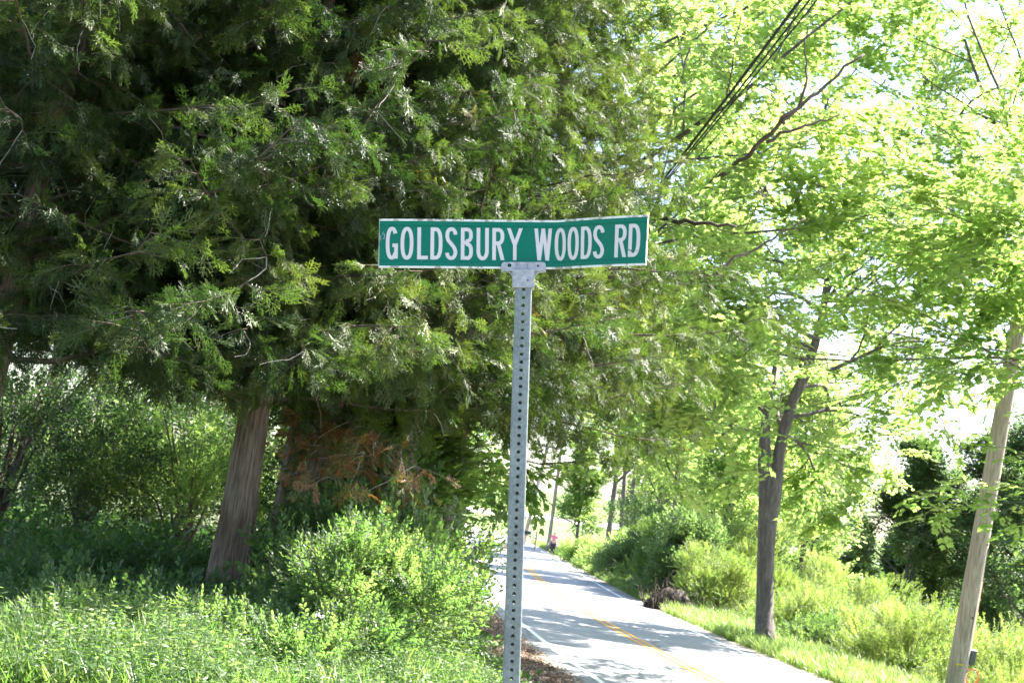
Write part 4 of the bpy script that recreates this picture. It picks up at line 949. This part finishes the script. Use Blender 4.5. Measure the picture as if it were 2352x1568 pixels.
# ------------------------------------------------------------------ the street sign
def galv(name):
    m, t, b = nodes(name)
    tc = t.nodes.new('ShaderNodeTexCoord')
    v = N(t, 'ShaderNodeTexVoronoi', i_Scale=120.0); n1 = N(t, 'ShaderNodeTexNoise', i_Scale=14, i_Detail=9, i_Roughness=.75); n3 = N(t, 'ShaderNodeTexNoise', i_Scale=70, i_Detail=6, i_Roughness=.7, i_Distortion=1.5)
    for q in (v, n1, n3): t.links.new(tc.outputs['Object'], q.inputs[0])
    a = ramp(t, v.outputs['Color'], [(0.0, (.17, .19, .195)), (1.0, (.25, .27, .28))]); c = ramp(t, n1.outputs[0], [(0.35, (.68, .70, .74)), (0.6, (1, 1, 1))]); s = ramp(t, n3.outputs[0], [(0.33, (.45, .47, .5)), (0.43, (1, 1, 1))])
    m1 = N(t, 'ShaderNodeMix', data_type='RGBA', blend_type='MULTIPLY'); m1.inputs[0].default_value = 1; t.links.new(a, m1.inputs[6]); t.links.new(c, m1.inputs[7])
    m2 = N(t, 'ShaderNodeMix', data_type='RGBA', blend_type='MULTIPLY'); m2.inputs[0].default_value = .8; t.links.new(m1.outputs[2], m2.inputs[6]); t.links.new(s, m2.inputs[7])
    t.links.new(m2.outputs[2], b.inputs['Base Color']); b.inputs['Metallic'].default_value = .35; b.inputs['Roughness'].default_value = .48
    bp = N(t, 'ShaderNodeBump', i_Strength=.25, i_Distance=.001); t.links.new(n3.outputs[0], bp.inputs['Height']); t.links.new(bp.outputs[0], b.inputs['Normal'])
    return m
MT['galv'] = galv('galvanised_steel')
MT['cast'] = rough_mat('cast_aluminium', [(0.3, (.24, .235, .265)), (0.5, (.34, .33, .36)), (0.7, (.44, .43, .46))], scale=60, rough=.5, metal=.3, bump=.4, dist=.001)
MT['green'] = rough_mat('sign_green', [(0.3, (.000, .118, .082)), (0.7, (.000, .142, .098))], scale=6, rough=.4, bump=.03, dist=.001, spec=.15)
MT['white'] = rough_mat('sign_white', [(0.3, (.53, .475, .50)), (0.7, (.58, .525, .545))], scale=8, rough=.35, bump=0, spec=.4)
MT['alu'] = rough_mat('worn_white_edge', [(0.42, (.30, .27, .22)), (0.5, (.66, .65, .64))], scale=30, rough=.4, bump=.1, dist=.001)
SD = 4.415
Pa = at(1203, 640, SD); Pb = at(1174.0, 1568, SD)
fwd = unit(CAMR @ np.array([0, 0, -1.])); imx = CAMR @ np.array([1., 0, 0]); imy = CAMR @ np.array([0, 1., 0])
# the post stands in the vertical plane facing the camera, so its foot is a little farther off
fh = unit(np.array([0, 1., 0]))
def on_plane(px, py):
    v = CAMR @ np.array([(px - 1176) / FPX, -(py - 784) / FPX, -1.0]); tt = (Pa[1] - CAMP[1]) / v[1]; return CAMP + v * tt
Pb = on_plane(1174.0, 1568)
pu = unit(Pa - Pb); px_ = unit(np.cross(fh, pu)); pn = np.cross(px_, pu) * 1.0           # pn points to the camera
if np.dot(pn, fwd) > 0: pn = -pn
g = Pb.copy(); g = g - pu * ((g[2] - h1(g[0], g[1])) / pu[2])
sign = empty('street_sign', g, 'green street name sign on a perforated grey steel post', 'street sign')
ax_l = Pa - pu * np.dot(Pa - g, pu)
Lp = np.dot(Pa - g, pu)
def sp(x, y, z): return g + px_ * x + pu * y + pn * z       # x right, y up the post, z towards the camera
HP, PITCHH = .0257, .0250
def post():
    mb = MB(); n = 12; hr = .0056; cr = .005; nseg = int((Lp + .12) / PITCHH)
    yo = -.25
    faces = [(px_, pn), (pn, -px_), (-px_, -pn), (-pn, px_)]
    for k in range(nseg + 9):
        y0 = yo + k * PITCHH; y1 = y0 + PITCHH
        if y1 > Lp + .03: break
        for fi, (u, nn) in enumerate(faces):
            y0 = yo + k * PITCHH; y1 = y0 + PITCHH
            if fi == 2: y0, y1 = y0 + PITCHH / 2, y1 + PITCHH / 2     # back holes shifted to block light through, so front holes look dark
            for sgn, zz in ((1, HP), (1, HP - .0022)):
                q = []
                W_ = HP - cr
                outer = []
                for j in range(n):      # square outline split to match the hole
                    a = 2 * math.pi * (j + .5) / n; c, s = math.cos(a), math.sin(a); m_ = max(abs(c), abs(s)); outer.append((c / m_, s / m_))
                V = [g + u * (c * W_) + pu * ((y0 + y1) / 2 + s * PITCHH / 2) + nn * zz for c, s in outer] + [g + u * (math.cos(2 * math.pi * (j + .5) / n) * hr) + pu * ((y0 + y1) / 2 + math.sin(2 * math.pi * (j + .5) / n) * hr) + nn * zz for j in range(n)]
                Fc = [(j, (j + 1) % n, n + (j + 1) % n, n + j) for j in range(n)]
                if zz < HP: Fc = [f[::-1] for f in Fc]
                mb.add(V, Fc)
                # straight corners of the cell
                cs = [(x, y) for x in (-1, 1) for y in (-1, 1)]
            b = len(mb.V) - 4 * n
            # hole rim
            mb.F.extend([(b + n + j, b + n + (j + 1) % n, b + 3 * n + (j + 1) % n, b + 3 * n + j) for j in range(n)]); mb.mi.extend([0] * n)
            # rounded corner between this face and the next
            u2, n2 = faces[(fi + 1) % 4]; cc = u * W_ + nn * W_; V = []
            c0 = g + u * W_ * -1 + nn * W_
            for a in range(5):
                th = a / 4 * math.pi / 2; d = nn * math.cos(th) - u * math.sin(th)
                for y in (y0, y1): V.append(c0 + d * cr + pu * y)
            mb.add(V, [(2 * a, 2 * a + 1, 2 * a + 3, 2 * a + 2) for a in range(4)])
    o = mb.build('post', MT['galv'], sign)
    return o
post()
# cell outlines are squares whose corners need closing: thin liner strips along the edges, behind the face
# blade geometry -------------------------------------------------
KM = SD / FPX
s0 = .546; BL = .857; BH = .1525
org = on_plane(869.5, 614.5)                                       # lower left corner of the blade
v_right = on_plane(1330, 618.0) - org; bx_ = unit(v_right - pu * 0); by_ = unit(pu - bx_ * np.dot(pu, bx_)); bn_ = -np.cross(bx_, by_)
if np.dot(bn_, fwd) > 0: bn_ = -bn_
org = org + bn_ * .030 * 0
import bisect
ss = np.linspace(0, BL, 400); th = np.zeros(400)
for i, s in enumerate(ss):
    if s < s0 - .012: th[i] = 0
    elif s < s0 + .02: th[i] = math.radians(36) * sm((s - s0 + .012) / .032)
    else: th[i] = math.radians(36 - 13 * (s - s0 - .02) / (BL - s0))
CX = np.concatenate([[0], np.cumsum(np.cos(th[:-1]) * np.diff(ss))]); CZ = np.concatenate([[0], np.cumsum(np.sin(th[:-1]) * np.diff(ss))])
def BP(s, v, n=0.0):
    """Blade surface: s along, v up (metres), n out towards the viewer."""
    x = np.interp(s, ss, CX); z = np.interp(s, ss, CZ); a = np.interp(s, ss, th)
    e = max(0, (s - s0) / (BL - s0))
    x += -math.sin(a) * n + e * (v - .03) * .055; z += math.cos(a) * n + .002 * math.sin(s * 9)
    return org + bx_ * x + by_ * (v - e * .0125) + bn_ * z
def blade():
    S_ = list(np.linspace(0, s0 - .02, 12)) + list(np.linspace(s0 - .015, BL, 46))
    R1, R2 = .020, .1325                                            # rails
    prof = [(0, .0018), (.0015, .0030), (R1 - .002, .0030), (R1, .0014), (R2, .0014), (R2 + .0015, .0030), (BH - .0015, .0030), (BH, .0018)]
    prof = prof + [(v, -n) for v, n in prof[::-1]]
    def ring(s, pf, extra=0): return [BP(s, v, n) for v, n in pf]
    mb = MB(); m = len(prof); V = []
    for s in S_: V += ring(s, prof)
    mb.add(V, [(i * m + k, i * m + (k + 1) % m, (i + 1) * m + (k + 1) % m, (i + 1) * m + k) for i in range(len(S_) - 1) for k in range(m)] + [tuple(range(m))[::-1], tuple(range((len(S_) - 1) * m, len(S_) * m))])
    mb.build('sign_blade', MT['green'], sign)
    # thin rail grooves
    for v0, v1, nn in ((R1 + .0004, R1 + .0016, .0020), (R2 - .0030, R2 - .0018, .0018)):
        b = MB(); V = []
        for s in S_: V += [BP(s, v0, nn), BP(s, v1, nn), BP(s, v1, .0005), BP(s, v0, .0005)]
        b.add(V, [(i * 4 + k, i * 4 + (k + 1) % 4, (i + 1) * 4 + (k + 1) % 4, (i + 1) * 4 + k) for i in range(len(S_) - 1) for k in range(4)]); b.build('rib', MT['green'], sign)
    for v0, v1 in ((-.0006, .0052), (BH - .0058, BH + .0006)):      # white border, top and bottom
        b = MB(); V = []
        for s in S_: V += [BP(s, v0, .0036), BP(s, v1, .0036), BP(s, v1, -.0036), BP(s, v0, -.0036)]
        b.add(V, [(i * 4 + k, i * 4 + (k + 1) % 4, (i + 1) * 4 + (k + 1) % 4, (i + 1) * 4 + k) for i in range(len(S_) - 1) for k in range(4)] + [(3, 2, 1, 0), tuple(range((len(S_) - 1) * 4, len(S_) * 4))])
        b.build('border', MT['alu'], sign)
    for a, c in ((-.0008, .0012), (BL - .0022, BL + .0012)):
        b = MB(); V = []
        for v in np.linspace(.0056, BH - .0062, 9):
            j = .0006 * math.sin(v * 400) if a > .1 else 0
            V += [BP(a + j, v, .0034), BP(c, v, .0034), BP(c, v, -.0034), BP(a, v, -.0034)]
        b.add(V, [(i * 4 + k, i * 4 + (k + 1) % 4, (i + 1) * 4 + (k + 1) % 4, (i + 1) * 4 + k) for i in range(8) for k in range(4)] + [(3, 2, 1, 0), (32, 33, 34, 35)])
        b.build('border', MT['alu'], sign)
blade()
TK = .113
def sup(cx, cy, a, b, t0, t1, n=22, e=2.35):
    out = []
    for i in range(n + 1):
        t = math.radians(t0 + (t1 - t0) * i / n); c, s = math.cos(t), math.sin(t)
        out.append((cx + a * math.copysign(abs(c) ** (2 / e), c), cy + b * math.copysign(abs(s) ** (2 / e), s)))
    return out
def cat(P, n=7):
    out = []; P = [P[0]] + P + [P[-1]]
    for i in range(1, len(P) - 2):
        p0, p1, p2, p3 = [np.array(q, float) for q in P[i - 1:i + 3]]
        for k in range(n):
            t = k / n; out.append(tuple(.5 * ((2 * p1) + (-p0 + p2) * t + (2 * p0 - 5 * p1 + 4 * p2 - p3) * t * t + (-p0 + 3 * p1 - 3 * p2 + p3) * t ** 3)))
    return out + [P[-1]]
def glyph(ch, w):
    h = TK / 2; x1 = w - h; cx = w / 2; a = cx - h
    if ch == 'O': return [sup(cx, .5, a, .51 - h, 0, 360, 44)]
    if ch == 'G': return [sup(cx, .5, a, .51 - h, 38, 322, 36) , [(x1, .02), (x1, .49)], [(x1 + h, .49 - h), (w * .55, .49 - h)]]
    if ch == 'L': return [[(h, 0), (h, 1)], [(h * 1.9, h), (w, h)]]
    if ch == 'D': return [[(h, 0), (h, 1)], [(h, 1 - h), (w * .42, 1 - h)] + sup(w * .42, .5, x1 - w * .42, .5 - h, 85, -85, 20, 2.5) + [(w * .42, h), (h, h)]]
    if ch == 'U': return [[(h, 1), (h, .30)] + sup(cx, .30, a, .31 - h, 180, 360, 18, 2.2) + [(x1, .30), (x1, 1)]]
    if ch == 'B': return [[(h, 0), (h, 1)], [(h, 1 - h), (w * .5, 1 - h)] + sup(w * .5, .765, x1 - w * .52, .235 - h, 85, -85, 14, 2.4) + [(w * .5, .53), (h, .53)], [(h, .531), (w * .5, .531)] + sup(w * .5, .265, x1 - w * .5, .265 - h + .01, 85, -85, 14, 2.4) + [(w * .5, h), (h, h)]]
    if ch == 'R': return [[(h, 0), (h, 1)], [(h, 1 - h), (w * .48, 1 - h)] + sup(w * .48, .735, x1 - w * .48, .265 - h, 85, -85, 16, 2.4) + [(w * .48, .47 + h), (h, .47 + h)], [(w * .52, .50), (x1 + .01, 0)]]
    if ch == 'S': return [sup(cx, .745, a, .265 - h, 8, 168, 16, 2.2)[:-1] + cat([(h + .003, .72), (h + .04, .60), (cx, .49), (x1 - .04, .37), (x1 - .002, .26)], 5) + sup(cx, .245, a, .255 - h, -8, -172, 16, 2.2)]
    if ch == 'Y': return [[(h * .85, 1), (cx, .47)], [(w - h * .85, 1), (cx, .47)], [(cx, .54), (cx, 0)]]
    if ch == 'W': return [[(h * .9, 1), (w * .27, 0)], [(w * .27, 0), (cx, 1)], [(cx, 1), (w * .73, 0)], [(w * .73, 0), (w - h * .9, 1)]]
LH = .1010; LV = .0262
def letter(ch, u0, wm, mat=None):
    w = wm / LH; mb = MB(); zz = .0017
    for si, P in enumerate(glyph(ch, w)):
        P = [np.array(p, float) for p in P]; Q = [P[0]]
        for p in P[1:]:
            if np.linalg.norm(p - Q[-1]) > 1e-4: Q.append(p)
        closed = np.linalg.norm(Q[0] - Q[-1]) < 1e-3 and len(Q) > 3
        # resample long straight runs so that strokes follow the bend
        P = []
        for a, b in zip(Q[:-1], Q[1:]):
            k = max(1, int(np.linalg.norm(b - a) / .25)); P += [a + (b - a) * i / k for i in range(k)]
        P.append(Q[-1]); n = len(P); top = []
        tk = TK * (.95 if ch in 'WY' else 1)
        for i, p in enumerate(P):
            if closed: d0 = unit(P[i] - P[i - 1 if i > 0 else n - 2]); d1 = unit(P[(i + 1) if i < n - 1 else 1] - P[i])
            else: d0 = unit(P[i] - P[max(i - 1, 0)]) if i else unit(P[1] - P[0]); d1 = unit(P[min(i + 1, n - 1)] - P[i]) if i < n - 1 else d0
            t = unit(d0 + d1); m = np.array([t[1], -t[0]]); k = 1 / max(.5, np.dot(m, np.array([d0[1], -d0[0]])))
            if ch in 'YW' or (ch == 'R' and si == 2):               # slanting strokes are cut level
                if not closed and i in (0, n - 1): m = np.array([1.0, 0]) * (1 if t[1] > 0 else -1); k = 1 / abs(t[1])
            top.append((p - m * tk / 2 * k, p + m * tk / 2 * k))
        zt = zz + .00012 * si; V = []
        for l, r in top:
            for q_ in (l, r): V.append(BP(u0 + q_[0] * LH, LV + q_[1] * LH, zt))
            for q_ in (r, l): V.append(BP(u0 + q_[0] * LH, LV + q_[1] * LH, .0010))
        Fc = [(i * 4 + k, i * 4 + (k + 1) % 4, (i + 1) * 4 + (k + 1) % 4, (i + 1) * 4 + k) for i in range(n - 1) for k in range(4)]
        if not closed: Fc += [(3, 2, 1, 0), ((n - 1) * 4, (n - 1) * 4 + 1, (n - 1) * 4 + 2, (n - 1) * 4 + 3)]
        mb.add(V, Fc)
    o = mb.build('letter', mat or MT['white'], sign)
    o['label'] = 'white letter %s' % ch
    return o
U = 1.907e-4
for ch, u0, wm in (('G', 190, 198), ('O', 430, 210), ('L', 703, 174), ('D', 918, 195), ('S', 1158, 197), ('B', 1412, 198), ('U', 1668, 200), ('R', 1925, 195)): letter(ch, (u0 - 78) * U, wm * U)
for ch, u0, wm in (('Y', .3986, .0475), ('W', .4836, .0545), ('O', .547, .0395), ('O', .593, .0395), ('D', .640, .0372), ('S', .682, .0375), ('R', .754, .0372), ('D', .798, .0372)): letter(ch, u0, wm)
# scratches at the left end, dent under the last letter
def mark(pts, r, mat, name):
    b = MB(); P = [BP(u, v, .0019) for u, v in pts]; b.tube(P, np.linspace(r, r * .5, len(P)), 5); b.build(name, mat, sign)
for pts in ([(.0035, .091), (.0045, .097), (.0065, .101)], [(.0052, .086), (.0060, .089), (.0068, .092)], [(.0110, .103), (.0125, .108), (.0132, .113)], [(.0160, .106), (.0172, .099), (.0155, .088)], [(.013, .0925), (.015, .090)]): mark(pts, .0007, MT['white'], 'scratch')
mark([(.794, .052), (.803, .047), (.812, .0455), (.820, .046), (.829, .044)], .0012, MT['dark_metal'], 'dent')
mark([(.804, .046), (.812, .0435), (.820, .0455)], .0020, MT['green'], 'dent')
for u, v in ((.0525, .0730), (.0170 + .115, .0205), (.022, .133)): mark([(u, v), (u + .0008, v + .0006)], .0009, MT['dark_metal'] if u > .05 and v > .05 else MT['white'], 'chip')

# bracket -------------------------------------------------------
ZP = SD / FPX / 14.63
def bp(zx, zy, z):                          # point of the bracket close-up to the post frame
    p = on_plane(1480 * .765625 + zx / 14.63, 760 * .765625 + zy / 14.63); return p + pn * z
def plate(outline, z0, z1, name, mat, parent, holes=()):
    """A plate with round holes: triangulated through a curve-free fill."""
    import bmesh
    bm = bmesh.new()
    ez = []
    for ring in [outline] + [[(cx + r * math.cos(k / 16 * 6.2832), cy + r * math.sin(k / 16 * 6.2832)) for k in range(16)] for cx, cy, r in holes]:
        vs = [bm.verts.new(Vector(bp(x, y, z1))) for x, y in ring]; ez += [bm.edges.new((vs[i], vs[(i + 1) % len(vs)])) for i in range(len(vs))]
    bmesh.ops.triangle_fill(bm, edges=ez, use_beauty=True, use_dissolve=False)
    r = bmesh.ops.extrude_face_region(bm, geom=bm.faces[:]); dv = Vector(pn * (z0 - z1))
    for v in [e for e in r['geom'] if isinstance(e, bmesh.types.BMVert)]: v.co += dv
    bmesh.ops.recalc_face_normals(bm, faces=bm.faces[:])
    for v in bm.verts: v.co -= Vector(parent_loc(parent))
    me = bpy.data.meshes.new(name); bm.to_mesh(me); bm.free(); me.materials.append(mat)
    o = link(bpy.data.objects.new(name, me), parent); bv = o.modifiers.new('b', 'BEVEL'); bv.width = .0012; bv.segments = 2; bv.limit_method = 'ANGLE'
    return o
def rr(x0, y0, x1, y1, r, n=5, corners=(1, 1, 1, 1)):
    out = []
    for (cx, cy, a0, on) in ((x0 + r, y0 + r, 180, corners[0]), (x1 - r, y0 + r, 270, corners[1]), (x1 - r, y1 - r, 0, corners[2]), (x0 + r, y1 - r, 90, corners[3])):
        if not on: out.append((cx + r * (1 if a0 in (270, 0) else -1), cy + r * (1 if a0 in (0, 90) else -1))); continue
        out += [(cx + r * math.cos(math.radians(a0 + 90 * k / n)), cy + r * math.sin(math.radians(a0 + 90 * k / n))) for k in range(n + 1)]
    return out
BR = empty.__call__ if False else None
blz = 0.0
br = plate(rr(265, 312, 1758, 628, 110, corners=(1, 1, 0, 0)), .0045, .0125, 'bracket_jaw', MT['cast'], sign, holes=((540, 425, 66), (1495, 440, 36)))
plate(rr(265, 312, 1758, 628, 110, corners=(1, 1, 0, 0)), -.0125, -.0045, 'bracket_jaw', MT['cast'], sign)
ga = [(440, 628), (1630, 628)] + [(1395 + 235 * (1 - math.sin(k / 8 * 1.5708)) , 628 + 250 * (1 - math.cos(k / 8 * 1.5708))) for k in range(1, 9)] + [(640 - 0 , 878)][:0] + [(632 - 192 * (1 - math.sin(k / 8 * 1.5708)), 628 + 250 * (1 - math.cos(k / 8 * 1.5708))) for k in range(8, 0, -1)]
plate(ga, -.006, .006, 'bracket_gusset', MT['cast'], sign)
plate(rr(640, 600, 1368, 1192, 22), .0005 - .031, .0300, 'bracket_cap', MT['cast'], sign)
for x0, x1 in ((820, 872), (1170, 1212)): plate(rr(x0, 360, x1, 600, 12), .0125, .0175, 'bracket_rib', MT['cast'], sign)
plate(rr(700, 585, 1300, 640, 20), .0125, .0285, 'bracket_shoulder', MT['cast'], sign)
plate(rr(900, 420, 1140, 560, 30), .0125, .0140, 'bracket_boss', MT['cast'], sign)
def screw(zx, zy, z, r, mat, name):
    c = bp(zx, zy, z); b = MB(); b.tube([c, c + pn * .0012], [r, r * .8], 12); b.build(name, mat, sign)
screw(1495, 440, .0065, .0034, MT['black'], 'bolt'); screw(1150, 952, .0302, .0026, MT['black'], 'set_screw')
